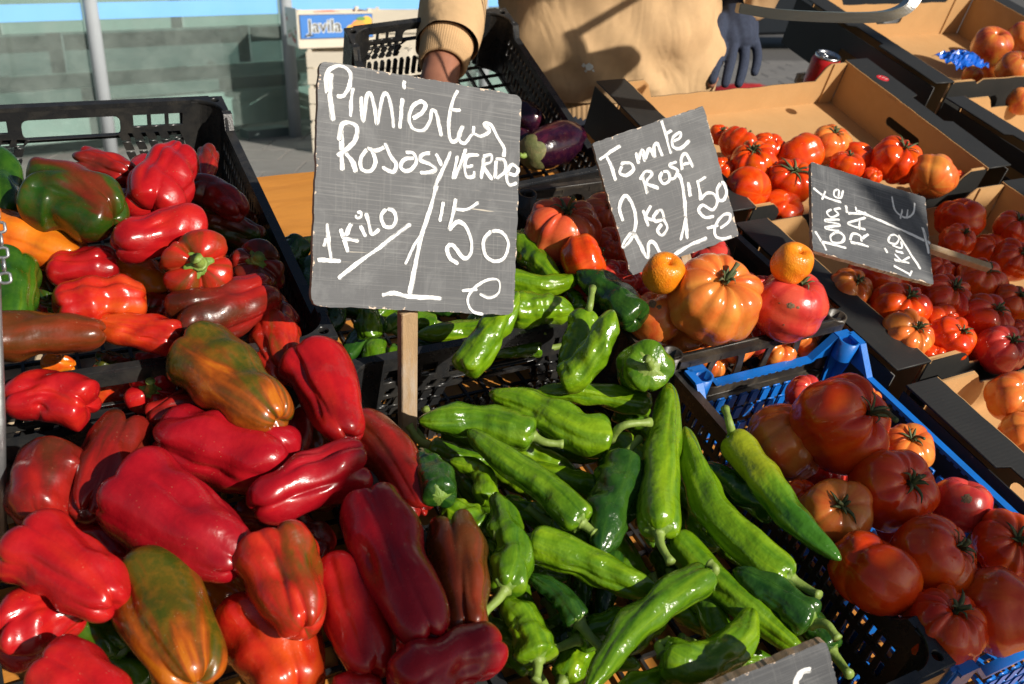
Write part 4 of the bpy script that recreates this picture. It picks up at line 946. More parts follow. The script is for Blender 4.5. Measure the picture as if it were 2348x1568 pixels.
gf('D', [(1590,1190),(1600,1240),(1650,1260)], 46, 'chilli_bright', 'small bent pepper under the upright long one', z0=-0.02)
for _p, _m, _l in (([(1120,1305),(1060,1255),(1000,1225)],'chilli_bright','short bright pepper touching the chocolate brown bell pepper'),([(1265,1205),(1330,1248),(1405,1292)],'chilli_mid','mid-green pepper tucked above the bumpy glossy one'),
    ([(1655,1465),(1620,1380),(1560,1300)],'chilli_mid','mid-green pepper tucked under the long light one'),([(1600,1080),(1645,1165),(1705,1235)],'chilli_dark','dark pepper squeezed between the curved one and the rim'),([(1455,1085),(1490,1165),(1498,1255)],'chilli_mid','pepper squeezed between the bulbous and the straight-up ones'),
    ([(1155,1008),(1235,1050),(1322,1082)],'chilli_bright','bright pepper just below the fat mid-green one'),([(1150,1192),(1092,1130),(1040,1062)],'chilli_mid','mid-green pepper running down from the nearly black one'),([(1345,1285),(1285,1225),(1215,1158)],'chilli_bright','bright pepper under the long straight one near the centre'),
    ([(1905,1492),(1830,1405),(1750,1332)],'chilli_dark','dark pepper lowest in the right front corner'),([(1325,1465),(1400,1425),(1475,1398)],'chilli_mid','mid-green pepper lying beside the long shiny one'),([(1225,1535),(1160,1455),(1085,1425)],'chilli_mid','mid-green pepper along the divider at the bottom'),([(1290,1560),(1335,1500),(1395,1455)],'chilli_bright','bright pepper left of the long shiny one at the bottom')):
    gf('D', _p, 76, _m, _l, z0=-0.006)
for k, (x, y, a) in enumerate([(1060,1040,0.2),(1180,1100,0.6),(1300,1030,0.3),(1420,1110,1.2),(1480,1040,0.4),(1600,1150,0.9),(1660,1240,0.8),(1120,1260,1.3),(1240,1290,0.5),(1480,1440,2.2),(1600,1420,0.6),(1700,1500,0.2),(1760,1340,0.7),(1040,1130,0.9),(1350,1240,2.0),(1300,1490,1.2),(1400,1500,0.4),(1550,1330,1.0),(1240,1060,0.5),(1150,1480,0.8),(1090,1000,0.3),(1010,1090,1.1),(1450,1290,0.9),(1340,1330,0.5),(1190,1350,1.5),(1640,1420,0.7),(1560,1180,1.4),(1480,980,0.6),(1820,1420,0.8),(1330,1150,0.6),(1230,1430,0.9),(1600,1290,0.7)]):
    c, s = math.cos(a)*75, math.sin(a)*75
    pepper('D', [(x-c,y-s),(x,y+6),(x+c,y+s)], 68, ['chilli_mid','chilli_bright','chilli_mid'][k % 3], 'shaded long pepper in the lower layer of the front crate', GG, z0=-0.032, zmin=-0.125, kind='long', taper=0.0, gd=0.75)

# --- crate behind the price board
OCC.clear()
gb('D', [(1062,850),(1120,775),(1188,668)], 84, 'chilli_bright', 'bright pepper leaning up in front of the price board corner', z0=0.03, dz=(0,0.02,0.05), cal=False, taper=-0.1)
gb('D', [(1462,735),(1400,675),(1322,622)], 100, 'chilli_dark', 'broad dark green pepper lying over the rim beside the pink tomatoes', z0=0.02, taper=-0.15, cal=False)
gb('D', [(1160,640),(1255,660),(1338,632)], 58, 'chilli_bright', 'slim light pepper pointing right above the fat one', z0=0.02, cal=False)
gb('D', [(1170,715),(1240,705),(1316,712)], 92, 'chilli_bright', 'fat glossy light pepper right of the price board', z0=0.012, taper=-0.1, cal=False)
gb('D', [(1180,545),(1230,600),(1285,655)], 74, 'chilli_bright', 'bright pepper sloping along the tomato crate', z0=0.005, cal=False)
gb('D', [(1330,712),(1315,690),(1290,655)], 36, 'chilli_mid', 'small pepper between the fat one and the dark one', z0=-0.01)
gb('D', [(1190,770),(1090,755),(955,768)], 74, 'chilli_bright', 'bright pepper lying flat under the price board', z0=-0.02)
gb('D', [(852,775),(848,740),(846,690)], 62, 'chilli_mid', 'stubby green pepper hanging under the price board left of the stick', z0=0.0, dz=(0.0,0.01,0.02), cal=False)
gb('D', [(862,780),(850,820),(858,870)], 56, 'chilli_mid', 'green pepper below the stubby one', z0=-0.03, cal=False)
gb('D', [(868,735),(820,780),(775,840)], 60, 'chilli_dark', 'dark green pepper slanting under the price board', z0=-0.03, cal=False)
gb('D', [(735,770),(740,785),(745,800)], 34, 'chilli_dark', 'tiny dark pepper tip at the crate corner', z0=-0.02, cal=False)
gb('D', [(690,560),(660,590),(640,640)], 70, 'chilli_dark', 'dark pepper in shade between the bell pepper crate and the board', z0=-0.01)
gb('D', [(715,600),(712,660),(705,710)], 62, 'chilli_dark', 'dark pepper hanging beside the left edge of the board', z0=-0.01)
gb('D', [(760,690),(770,730),(740,760)], 62, 'chilli_dark', 'dark pepper under the bottom left corner of the board', z0=-0.03)
gb('D', [(1240,800),(1190,800),(1120,812)], 44, 'chilli_mid', 'slim pepper seen behind the crate wall', z0=-0.04)
gb('D', [(1000,745),(920,740),(880,760)], 60, 'chilli_mid', 'mid-green pepper behind the top of the stick', z0=-0.04)
gb('D', [(1300,745),(1260,760),(1200,765)], 60, 'chilli_mid', 'mid-green pepper under the fat light one', z0=-0.04)
gb('D', [(1225,540),(1195,555),(1185,590)], 40, 'chilli_bright', 'small bright pepper at the right edge of the price board', z0=-0.02)
for k, (x, y, a) in enumerate([(800,700,0.4),(900,690,2.4),(1000,700,0.3),(1100,700,2.0),(1250,620,0.6),(950,820,0.2),(1080,800,2.6),(770,640,1.2),(1150,760,0.5),(1230,690,0.4),(1000,790,0.2),(1380,740,0.8),(820,830,2.3)]):
    c, s = math.cos(a)*60, math.sin(a)*60
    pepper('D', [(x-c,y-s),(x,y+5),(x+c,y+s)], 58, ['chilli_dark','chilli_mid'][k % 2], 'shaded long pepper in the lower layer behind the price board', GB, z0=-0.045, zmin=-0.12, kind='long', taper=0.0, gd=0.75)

# ------------------------------------------------------------------ tomatoes
def sepals(base, t, N, B, R, seed, n=5, curl=0.4, wid=0.06, stemL=0.35, spread=0.62):
    rg = np.random.RandomState(seed); m = MB(); up = -t
    for k in range(n):
        a = 2*math.pi*(k+rg.uniform(-0.25,0.25))/n; d = N*math.cos(a)+B*math.sin(a); side = np.cross(d, up); L = R*spread*rg.uniform(0.45,1.15); cz = rg.uniform(-0.25,1.0)*curl; sw = rg.uniform(-0.3,0.3)
        pts = [base+up*R*0.02, base+d*L*0.35+up*R*0.14, base+d*L*0.7+up*R*(0.21+cz*0.08)+side*L*sw*0.4, base+d*L+up*R*(0.12+cz*0.34)+side*L*sw]
        P = catmull(np.array(pts), 8); w = np.array([0.8,1.0,1.0,0.9,0.75,0.55,0.35,0.08])*R*wid
        V = []
        for i in range(8): V += [P[i]-side*w[i], P[i]+up*R*0.018, P[i]+side*w[i], P[i]-up*R*0.012]
        Fc = [(i*4+j, i*4+(j+1)%4, (i+1)*4+(j+1)%4, (i+1)*4+j) for i in range(7) for j in range(4)]+[(3,2,1,0),(28,29,30,31)]
        m.add(V, Fc)
    st = None
    if stemL:
        b = (N*rg.uniform(-1,1)+B*rg.uniform(-1,1))*stemL*R*0.7
        st = stem_mesh([base-up*R*0.03, base+up*R*stemL*0.5+b*0.25, base+up*R*stemL*0.9+b], R*0.052, R*0.042, 1.4, 8)
    return m, st
def tomato(z, x, y, w, mat, label, group, z0, axis=(0,-0.25,1), ribs=8, zmin=-0.09, flat=0.76, cal=True, gd=1.0, scar=False, wob=0.03, seed=None, allow=0.24, stemL=0.35, lobeamp=0.14, spread=0.62, name='tomato', cat='tomato', curl=0.4, stemmat='sepal_green'):
    px, py = cv(z, (x, y))
    if label.startswith('shaded tomato in the lower'): label = half_hidden(group, 'tomato', px, py)
    else: NAMED.setdefault(group, []).append((px, py, label))
    wpx = w*ZC[z][2]*1.06; gd = gd*0.62; seed = seed or nseed(); rg = np.random.RandomState(seed)
    ax = -_n(np.array(axis, float)+rg.uniform(-0.08,0.08,3))       # from stalk end to blossom end
    def sph(zz):
        c = at(px, py, zz); R = wpx*0.5*depth(c)/FPX; off = R*0.42; o = []
        u = _n(np.cross(ax, [0.3,0.9,0.2])); v = np.cross(ax, u)
        for a in range(5): o.append((*(c+(u*math.cos(a*1.257)+v*math.sin(a*1.257))*off*0.8), R*0.60*max(flat, 0.75)))
        o.append((*c, R*flat*0.95)); return np.array(o)
    zz = settle(sph, z0, zmin, allow); c = at(px, py, zz); R = wpx*0.5*depth(c)/FPX; H = 2*R*flat
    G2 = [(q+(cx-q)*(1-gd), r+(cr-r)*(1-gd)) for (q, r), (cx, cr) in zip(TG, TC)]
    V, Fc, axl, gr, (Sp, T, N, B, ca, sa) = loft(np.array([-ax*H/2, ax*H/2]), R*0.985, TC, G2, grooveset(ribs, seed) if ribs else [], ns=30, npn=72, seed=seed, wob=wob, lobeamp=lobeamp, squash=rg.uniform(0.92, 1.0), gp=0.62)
    o = link(name, mesh(name, V, Fc, True, {'axial': axl, 'groove': gr, 'ca': ca, 'sa': sa}), MATS[mat], None, stM(c), label, cat, group)
    if cal:
        base = Sp[0]+T[0]*H*0.10
        m, st = sepals(base, T[0], N[0], B[0], R, seed, n=rg.randint(5,8), stemL=stemL, spread=spread, curl=curl)
        link('calyx', m.build('calyx', True), MATS['sepal_green'], o)
        if st: link('stem', st.build('stem', True), MATS[stemmat], o)
    if scar:                       # corky mark following the skin
        from mathutils.bvhtree import BVHTree
        bv = BVHTree.FromPolygons([tuple(q) for q in V], Fc); co = w2s(CAM)-c
        for (sx, sy, sw) in scar:
            rgx = np.random.RandomState(int(sx)); n_ = 22; pxc, pyc = cv(z, (sx, sy)); hr = sw*ZC[z][2]/2; ringV = []; okk = True
            for q in range(4):
                for j in range(n_):
                    a_ = 2*math.pi*j/n_; rr_ = hr*q/3*(1+(rgx.uniform(-0.25,0.3) if q == 3 else 0)); d_ = SR@np.array([pxc+rr_*math.cos(a_)-CX, pyc+rr_*math.sin(a_)*0.85-CY, FPX])
                    hit = bv.ray_cast(Vector(co), Vector(d_).normalized())
                    if hit[0] is None: okk = False; break
                    ringV.append(np.array(hit[0])+np.array(hit[1])*(0.0005 if q < 3 else 0.0001)*(1 if np.array(hit[1])@d_ < 0 else -1))
                if not okk: break
            if okk: link('blemish', mesh('blemish', ringV, [(q*n_+j, q*n_+(j+1)%n_, (q+1)*n_+(j+1)%n_, (q+1)*n_+j) for q in range(3) for j in range(n_)], True), MATS['corky'], o)
    return o
GT = 'pink tomatoes in the low brown-black crate'
def tr(*a, **k): return tomato('A5', *a, GT, **{**dict(z0=0.02, zmin=-0.06, spread=0.42), **k})
OCC.clear()
tr(1335,835,600,'tomato_orange','huge ribbed orange tomato in front of the tilted slate board', z0=0.045, axis=(0.0,-0.28,1), ribs=10, flat=0.80, gd=0.75, seed=2001, stemL=0.4, spread=0.36)
tr(1850,885,490,'tomato_crimson','round rosy tomato with a dark blemish, under the right orange', z0=0.035, axis=(0.1,-0.05,1), ribs=7, gd=0.3, flat=0.86, seed=2003, stemL=0.12, scar=[(1868,878,52),(1915,890,22),(1820,1005,12),(1790,860,12)])
tr(340,385,490,'tomato_pink','large ribbed tomato, top in shade, left of the tilted slate', z0=0.02, axis=(0,-0.1,1), ribs=10, gd=0.85, seed=2005, stemL=0.7, stemmat='sepal_green')
tr(470,580,345,'tomato_red','pink tomato with a frayed calyx to its right, below the large ribbed one', z0=0.02, axis=(0.75,-0.2,0.5), ribs=6, gd=0.4)
tr(960,960,400,'tomato_orange','orange tomato with a dark scar left of the huge one', z0=0.0, axis=(-0.2,0.5,0.8), ribs=5, gd=0.3, cal=False, scar=[(940,865,60),(985,885,34)])
tr(1190,1150,330,'tomato_orange','orange tomato with dry sepals at the front rail', z0=-0.035, axis=(0.55,-0.2,0.8), ribs=6, gd=0.6, spread=0.5)
tr(1500,1150,270,'tomato_orange','small shiny orange tomato at the front rail', z0=-0.035, axis=(-0.2,0.5,0.6), ribs=7, gd=0.9, cal=False)
tr(1590,1060,320,'tomato_crimson','dark red tomato under the huge orange one', z0=-0.03, cal=False)
tr(700,720,300,'tomato_crimson','rosy tomato behind the broad green pepper', z0=0.0, cal=False, gd=0.4)
tr(620,290,330,'tomato_pink','shaded ribbed tomato behind the left edge of the tilted slate', z0=0.0, gd=0.8)
tr(660,500,300,'tomato_pink','shaded tomato peeping out left of the tilted slate', z0=0.0, gd=0.6, cal=False)
tr(1310,560,290,'tomato_crimson','red tomato with a green calyx right of the slate stick', z0=0.0, axis=(-0.4,0.2,1), gd=0.4)
tr(870,760,240,'tomato_crimson','small red tomato between the left orange and the pepper', z0=-0.01, cal=False)
tr(1670,770,200,'tomato_crimson','small red tomato between the two largest ones', z0=-0.01, cal=False)
tr(1780,1190,250,'tomato_orange','tomato seen through the front openings, middle', z0=-0.052, cal=False)
tr(1980,1120,240,'tomato_orange','tomato seen through the front openings, right', z0=-0.052, cal=False)
tr(1330,1265,240,'tomato_orange','tomato seen through the front openings, left', z0=-0.055, cal=False)
for _x, _y, _w, _l in ((560,730,300,'pink tomato low behind the broad dark pepper'),(800,880,270,'orange tomato glimpsed beside the broad dark pepper'),(980,1110,270,'orange tomato low in the front left corner'),(1130,620,220,'shaded red tomato under the slate stick'),(820,560,260,'shaded tomato hidden behind the lower left slate corner'),(1560,760,220,'red tomato low between slate and huge tomato'),(470,800,220,'pink tomato at the left rail')):
    tr(_x,_y,_w,'tomato_pink' if 'pink' in _l else 'tomato_orange' if 'orange' in _l else 'tomato_red', _l, z0=-0.02, cal=False, gd=0.5)
GO = 'oranges lying on the tomatoes'
tomato('A5',1010,665,262,'orange_peel','orange leaning on the tilted slate, half in shade','oranges lying on the tomatoes', z0=0.07, ribs=0, flat=0.97, cal=False, wob=0.02, name='orange', cat='orange', zmin=0.0)
tomato('A5',1870,598,262,'orange_peel','orange perched on the round rosy tomato','oranges lying on the tomatoes', z0=0.095, ribs=0, flat=0.97, cal=False, wob=0.02, name='orange', cat='orange', zmin=0.03)

GU = 'big tomatoes in the blue crate'
def tb(*a, **k): return tomato('6', *a, GU, **{**dict(z0=-0.02, zmin=-0.12, spread=0.5), **k})
OCC.clear()
tb(615,435,400,'tomato_red','dark wrinkled heart-shaped tomato on top in the blue crate', z0=0.015, axis=(0.25,-0.5,0.8), ribs=5, gd=1.3, flat=0.86, seed=2101, stemL=0.75, lobeamp=0.25)
tb(835,725,370,'tomato_red','ribbed brick-red tomato in the middle of the blue crate', z0=-0.01, axis=(0,-0.45,1), ribs=9, gd=0.6, spread=0.5)
tb(365,515,345,'tomato_orange','ribbed tomato at the back left of the blue crate', z0=-0.02, axis=(0.45,-0.1,0.8), ribs=9, gd=1.0)
tb(590,825,315,'tomato_orange','tomato with a twisted green calyx beside the yellow-green pepper', z0=-0.02, axis=(-0.35,-0.2,0.8), ribs=7, gd=0.5, seed=2105)
tb(1010,1025,385,'tomato_red','large tomato with its calyx to the right in the blue crate', z0=-0.012, axis=(0.5,-0.4,0.8), ribs=8, gd=0.55)
tb(765,1095,390,'tomato_red','deeply cleft crimson tomato by the left rim of the blue crate', z0=-0.015, axis=(0.5,0.2,0.7), ribs=4, gd=1.5, cal=False, seed=2107)
tb(1065,1335,375,'tomato_red','ribbed tomato at the front rim of the blue crate', z0=-0.02, axis=(0.0,0.15,1), ribs=10, gd=0.9)
tb(1290,1250,370,'tomato_red','smooth tomato in the front right of the blue crate', z0=-0.015, axis=(0.7,-0.5,0.5), ribs=6, gd=0.3)
tb(1345,965,290,'tomato_red','ribbed tomato at the right edge of the picture in the blue crate', z0=-0.02, axis=(-0.3,-0.3,1), ribs=10, gd=1.0, curl=0.9)
tb(1140,790,270,'tomato_crimson','sunlit red tomato with a corky scar at the right rim', z0=-0.025, axis=(0.3,0.4,0.9), ribs=5, gd=0.4, cal=False, scar=[(1165,760,46)])
tb(910,540,215,'tomato_orange','sunlit orange tomato with a thick stalk at the right rim', z0=-0.03, axis=(-0.3,-0.1,1), ribs=7, gd=0.6, stemL=0.8)
tb(710,340,160,'tomato_orange','orange tomato glowing behind the heart-shaped one', z0=-0.035, cal=False)
tb(460,310,180,'tomato_crimson','dark tomato at the back behind the heart-shaped one', z0=-0.04, cal=False)
tb(440,750,150,'tomato_red','bright red sunlit tomato beside the twisted calyx', z0=-0.035, cal=False, ribs=5)
for k, (x, y, w) in enumerate([(700,640,260),(640,960,240),(880,900,220),(1180,1120,240),(520,640,220),(880,1180,220)]):
    tb(x, y, w, 'tomato_crimson', 'shaded tomato in the lower layer of the blue crate', z0=-0.075, cal=False)

GA = 'tomatoes in the half empty cardboard tray'
def ta(*a, **k): return tomato('A3', *a, GA, **{**dict(z0=-0.015, zmin=-0.06, mat='tomato_red'), **k})
OCC.clear()
def ta(x, y, w, label, mat='tomato_red', **k): return tomato('A3', x, y, w, mat, label, GA, **{**dict(z0=-0.05, zmin=-0.10, gd=1.0, spread=0.45), **k})
ta(620,1185,285,'smooth tomato nearest the tilted slate, pale star on its end', ribs=5, gd=0.25, axis=(0,0.8,-0.2), cal=False, z0=-0.031)
ta(885,1145,295,'ribbed tomato with long green sepals left of the leaning slate', ribs=8, axis=(-0.25,-0.2,1), spread=0.75, z0=-0.036)
ta(1545,1015,310,'ribbed red tomato with spidery sepals at the right of the half empty tray', ribs=7, axis=(0.1,-0.15,1), spread=0.7, z0=-0.036, gd=1.3)
ta(1770,1115,275,'smooth orange-red tomato in the front right of the half empty tray', 'tomato_orange', ribs=5, gd=0.3, axis=(0.6,0.5,0.2), cal=False, z0=-0.036)
ta(650,1035,300,'flat ribbed tomato with sepals on its left shoulder', ribs=9, axis=(-0.35,0.1,1), z0=-0.036)
ta(555,915,240,'ribbed tomato leaning against the tilted slate edge', ribs=7, axis=(0.6,0.2,0.6), z0=-0.046, gd=1.2)
ta(945,985,300,'smooth tomato in the middle of the half empty tray', ribs=6, gd=0.35, axis=(-0.2,0.7,0.4), cal=False)
ta(1125,915,275,'ribbed orange-red tomato upright at the back of the pile', 'tomato_orange', ribs=7, axis=(0,-0.05,1), gd=1.1)
ta(740,935,210,'small ribbed tomato behind the flat one', ribs=7, cal=False)
ta(1235,1050,215,'shaded tomato above the leaning slate', ribs=6, axis=(0,0.2,1), gd=0.6)
ta(1310,985,190,'tomato half in shade beside the spidery one', ribs=4, gd=0.6, cal=False)
ta(435,850,140,'tomato furthest left, behind the tilted slate', ribs=7)
ta(830,1325,260,'tomato at the front left corner under the slate', ribs=5, gd=0.4, cal=False, z0=-0.066)
ta(460,1060,150,'tomato mostly hidden by the tilted slate', cal=False)
ta(1395,1110,120,'small tomato low between the shaded and spidery ones', cal=False)
ta(1930,1110,90,'tomato tucked at the front right corner of the half empty tray', cal=False)
GV = 'ribbed tomatoes in the packed cardboard tray'
OCC.clear()
def tv(x, y, w, label, mat='tomato_red', **k): return tomato('A7', x, y, w, mat, label, GV, **{**dict(z0=-0.058, zmin=-0.11, gd=1.25, spread=0.42, ribs=7, lobeamp=0.2), **k})
tv(780,700,295,'sunlit ribbed tomato in the front left of the packed tray', z0=-0.048)
tv(825,850,265,'orange-red ribbed tomato next to the tray front', 'tomato_orange', ribs=8, z0=-0.048)
tv(520,605,235,'sunlit ribbed tomato at the left ledge of the packed tray', 'tomato_orange', ribs=7, z0=-0.051)
tv(670,545,300,'glossy ribbed tomato under the lower edge of the leaning slate', ribs=6, cal=False, axis=(0,0.5,0.7))
tv(1055,865,245,'tomato half in sun by the front of the packed tray', ribs=5, z0=-0.048)
tv(1010,655,290,'ribbed tomato with sunlit front right of the slate corner', ribs=9)
tv(1185,560,275,'dark ribbed tomato in shade in the middle of the packed tray', ribs=8)
tv(1375,455,235,'dark ribbed tomato below the slate stick', ribs=9)
tv(1230,755,265,'dark ribbed tomato in shade near the right edge', ribs=7)
tv(1370,680,220,'dark tomato in shade at the right edge, upper', ribs=7)
tv(1305,920,280,'deep red tomato in shade at the tray front', 'tomato_crimson', ribs=8)
tv(1100,235,255,'dark tomato alone at the back of the packed tray', ribs=4, cal=False, axis=(0,0.4,0.8))
tv(1080,345,195,'dark flat tomato right of the slate, back row', ribs=7)
tv(1370,285,200,'dark tomato at the right edge, back row', ribs=5)
tv(985,500,150,'dark tomato behind the slate edge', cal=False)
tv(1000,770,190,'small red tomato wedged in the sunlit group', cal=False, ribs=5)
tv(960,955,130,'tomato tip at the tray front, right', cal=False)
tv(885,925,130,'tomato tip at the tray front, left', cal=False)
tv(1410,830,150,'dark tomato cut off by the right edge, lower', cal=False)
tv(1070,455,140,'dark tomato under the slate stick', cal=False)
for k, (x, y) in enumerate([(900,600),(1150,680),(1250,420),(700,640),(950,800),(1150,900)]):
    tv(x, y, 230, 'shaded tomato in the lower layer of the packed tray', z0=-0.096, cal=False)
OCC.clear()
tomato('A7',1385,1175,290,'tomato_orange','big orange tomato at the right edge in the nearest tray','tomatoes in the nearest cardboard tray', z0=-0.056, ribs=6, gd=0.9, cal=False)
tomato('A7',1440,1370,260,'tomato_orange','orange tomato cut off by the right edge below the big one','tomatoes in the nearest cardboard tray', z0=-0.066, ribs=6, gd=0.9, cal=False)
# apples
OCC.clear()
def ap(x, y, w, label, **k):
    o = tomato('A3', x, y, w, 'apple_skin', label, 'apples in the far tray', **{**dict(z0=-0.03, zmin=-0.09, ribs=5, gd=0.2, flat=0.86, cal=False, axis=(-0.1,-0.1,1), name='apple', cat='apple'), **k})
    return o
ap(2140,300,245,'yellow-red apple in front of the upright cardboard, stalk up')
ap(2290,440,220,'red striped apple at the right edge', z0=-0.016)
ap(2145,420,190,'yellow apple with a dimple, low in the tray', z0=-0.056)
ap(2345,240,190,'red apple at the right edge, back')
ap(2330,640,170,'red apple in the nearer tray at the right edge', z0=-0.036)
ap(2020,480,120,'red apple under the blue wrapper', z0=-0.066)
# aubergines lie in the held crate
def aubergine(pts, w, z0, label, leaf=True):
    D = [cv('A2', p) for p in pts]; S = np.array([at(x, y, z0) for x, y in D]); R = w*ZC['A2'][2]*0.5*depth(S.mean(0))/FPX; c0 = S.mean(0); seed = nseed()
    prof = [(.0,0),(.0,.25),(.03,.5),(.10,.70),(.25,.86),(.45,.97),(.65,1.0),(.82,.90),(.93,.66),(.99,.32),(1,.12),(1,0)]
    V, Fc, ax, gr, (Sp, T, N, B, ca, sa) = loft(S-c0, R, prof, prof, [], ns=34, npn=40, seed=seed, wob=0.03)
    o = link('aubergine', mesh('aubergine', V, Fc, True, {'axial': ax, 'groove': gr, 'ca': ca, 'sa': sa}), MATS['aubergine_skin'], None, stM(c0), label, 'aubergine', 'aubergines in the held crate')
    if leaf:
        rg = np.random.RandomState(seed); n = 40; K = 7; V = []
        for i in range(K):
            x = i/(K-1)
            for j in range(n):
                a = 2*math.pi*j/n; st = 0.55+0.45*abs(math.cos(2.5*a+0.4)); xx = x*0.16*st*(1+0.15*math.sin(3*a)); r = np.interp(xx, [p[0] for p in prof[1:]], [p[1] for p in prof[1:]])*R*1.06+R*0.03*rg.uniform(0,1)
                if i == 0: r = R*0.16
                V.append(Sp[0]+T[0]*(xx*np.linalg.norm(S[-1]-S[0])-R*0.05)+(N[0]*math.cos(a)+B[0]*math.sin(a))*r)
        Fc = [(i*n+j, i*n+(j+1)%n, (i+1)*n+(j+1)%n, (i+1)*n+j) for i in range(K-1) for j in range(n)]+[tuple(reversed(range(n)))]
        link('calyx', mesh('calyx', V, Fc, True), MATS['leaf_dry'], o)
        m = stem_mesh([Sp[0], Sp[0]-T[0]*R*0.2, Sp[0]-T[0]*R*0.38+N[0]*R*0.1], R*0.13, R*0.10, 1.2); link('stem', m.build('stem', True), MATS['stem_green'], o)
    return o
aubergine([(1140,940),(1280,890),(1475,830)], 270, -0.06, 'shiny purple aubergine with a dry green calyx at the crate front')
aubergine([(1050,640),(1160,720),(1240,760)], 190, -0.075, 'darker aubergine behind the shiny one', False)
aubergine([(1020,830),(1100,850),(1170,870)], 150, -0.085, 'purple aubergine mostly hidden by the price board', False)
# ------------------------------------------------------------------ painted price boards
def quad3(c, mean_depth):
    rays = np.array([[x-CX, y-CY, FPX] for x, y in c])/FPX
    A = np.array([rays[0], -rays[1], rays[2]]).T; s = np.append(np.linalg.solve(A, rays[3]), 1.0)
    P = rays*s[:, None]; P *= mean_depth/np.mean(P[:, 2]); return (SR@(P-SO).T).T
def board(label, corners, dep, strokes, zk, lw, thick=0.006, post=None, n=70, chip=1.0, seed=1, rad=0.010):
    Q = quad3(corners, dep) if not callable(dep) else None
    TL, TR, BR, BL = Q; nrm = _n(np.cross(TR-TL, BL-TL)); 
    camS = w2s(CAM)
    if (camS-TL)@nrm < 0: nrm = -nrm
    c0 = Q.mean(0); W = np.linalg.norm(TR-TL); H = np.linalg.norm(BL-TL); V = []; su = []; sv = []; ed = []
    ex, ey = (TR-TL)/W, (BL-TL)/H; rg = np.random.RandomState(seed)
    jit = {s: np.convolve(rg.uniform(-0.0011, 0.0011, n+9), np.ones(3)/3, 'same') for s in 'abcd'}
    def wob(u, v):                                      # worn outline and rounded corners
        x, y = u*W, v*H; k = int(round(u*n)); l = int(round(v*n)); e = min(x, W-x, y, H-y)
        if x < 0.006: x += jit['a'][l]*(1-x/0.006)+0.0004
        if W-x < 0.006: x -= jit['b'][l]*(1-(W-x)/0.006)+0.0004
        if y < 0.006: y += jit['c'][k]*(1-y/0.006)+0.0004
        if H-y < 0.006: y -= jit['d'][k]*(1-(H-y)/0.006)+0.0004
        cx, cy = min(max(x, rad), W-rad), min(max(y, rad), H-rad); dx, dy = x-cx, y-cy
        if dx and dy:
            m = max(abs(dx), abs(dy)); l2 = math.hypot(dx, dy); f = m/l2; x, y = cx+dx*f, cy+dy*f
            e = min(e, rad-m)
        return x, y, max(e, 0)
    for j in range(n+1):
        for i in range(n+1):
            x, y, e = wob(i/n, j/n); V.append(TL+ex*x+ey*y-c0); su.append(x); sv.append(y); ed.append(e/chip)
    Fc = [(j*(n+1)+i, (j+1)*(n+1)+i, (j+1)*(n+1)+i+1, j*(n+1)+i+1) for j in range(n) for i in range(n)]
    ring = [i for i in range(n+1)]+[j*(n+1)+n for j in range(1,n+1)]+[n*(n+1)+i for i in range(n-1,-1,-1)]+[j*(n+1) for j in range(n-1,0,-1)]
    b = len(V)
    for r_ in ring: V.append(V[r_]-nrm*thick); su.append(0); sv.append(0); ed.append(0.0)
    m = len(ring); nf = len(Fc)
    Fc += [(ring[k], ring[(k+1)%m], b+(k+1)%m, b+k) for k in range(m)]+[tuple(b+k for k in range(m))]
    me = mesh('price_board', V, Fc, False, {'su': su, 'sv': sv, 'edge': ed})
    root = bpy.data.objects.new('price_sign', None); scene.collection.objects.link(root); root.matrix_world = stM(c0); root['label'] = label; root['category'] = 'sign'; root['group'] = 'hand painted price boards'
    me.materials.append(MATS['slate_board']); me.materials.append(MATS['stick_wood'])
    for p in me.polygons[nf:]: p.material_index = 1
    bm = bmesh.new(); bm.from_mesh(me); bmesh.ops.recalc_face_normals(bm, faces=bm.faces); bm.to_mesh(me); bm.free()
    link('board', me, None, root)
    # brush strokes
    Vs = []; Fs = []; us = []; vs = []; es = []
    def onp(px, lift):
        r = SR@np.array([px[0]-CX, px[1]-CY, FPX]); t = ((TL-camS)@nrm)/(r@nrm); return camS+r*t+nrm*lift-c0
    for k, st in enumerate(strokes):
        wk = lw
        if isinstance(st[0], (int, float)): wk = st[0]*lw; st = st[1:]
        P = [onp(cv(zk, p), 0.00015+0.000007*k) for p in st]; D = np.array(P); L = np.linalg.norm(np.diff(D, axis=0), axis=1).sum(); K = max(8, int(L/0.0016)); S = catmull(D, K)
        T = np.gradient(S, axis=0); T /= np.linalg.norm(T, axis=1)[:, None]+1e-9; Sd = np.cross(T, nrm)
        w = wk*(1+0.16*np.sin(np.linspace(0, rg.uniform(6, 16), K)+rg.uniform(0, 6)))*(1+rg.uniform(-0.10, 0.10, K)); w[0] *= 0.72; w[-1] *= 0.55; w2 = wk*(1+rg.uniform(-0.13, 0.13, K)); w2[0] *= 0.7; w2[-1] *= 0.55
        bb = len(Vs); off = rg.uniform(0, 50)
        for i in range(K):
            for q, f in enumerate((-1, -0.3, 0.3, 1)):
                Vs.append(S[i]+Sd[i]*f*(w[i] if f < 0 else w2[i])/2); us.append(off+f*wk*0.5); vs.append(off+L*i/K); es.append(abs(f) if 0 < i < K-1 else 1.15)
        Fs += [(bb+i*4+q, bb+i*4+q+1, bb+(i+1)*4+q+1, bb+(i+1)*4+q) for i in range(K-1) for q in range(3)]
    if Vs: link('painted_lettering', mesh('painted_lettering', Vs, Fs, False, {'su': us, 'sv': vs, 'se': es}), MATS['brushed_white'], root)
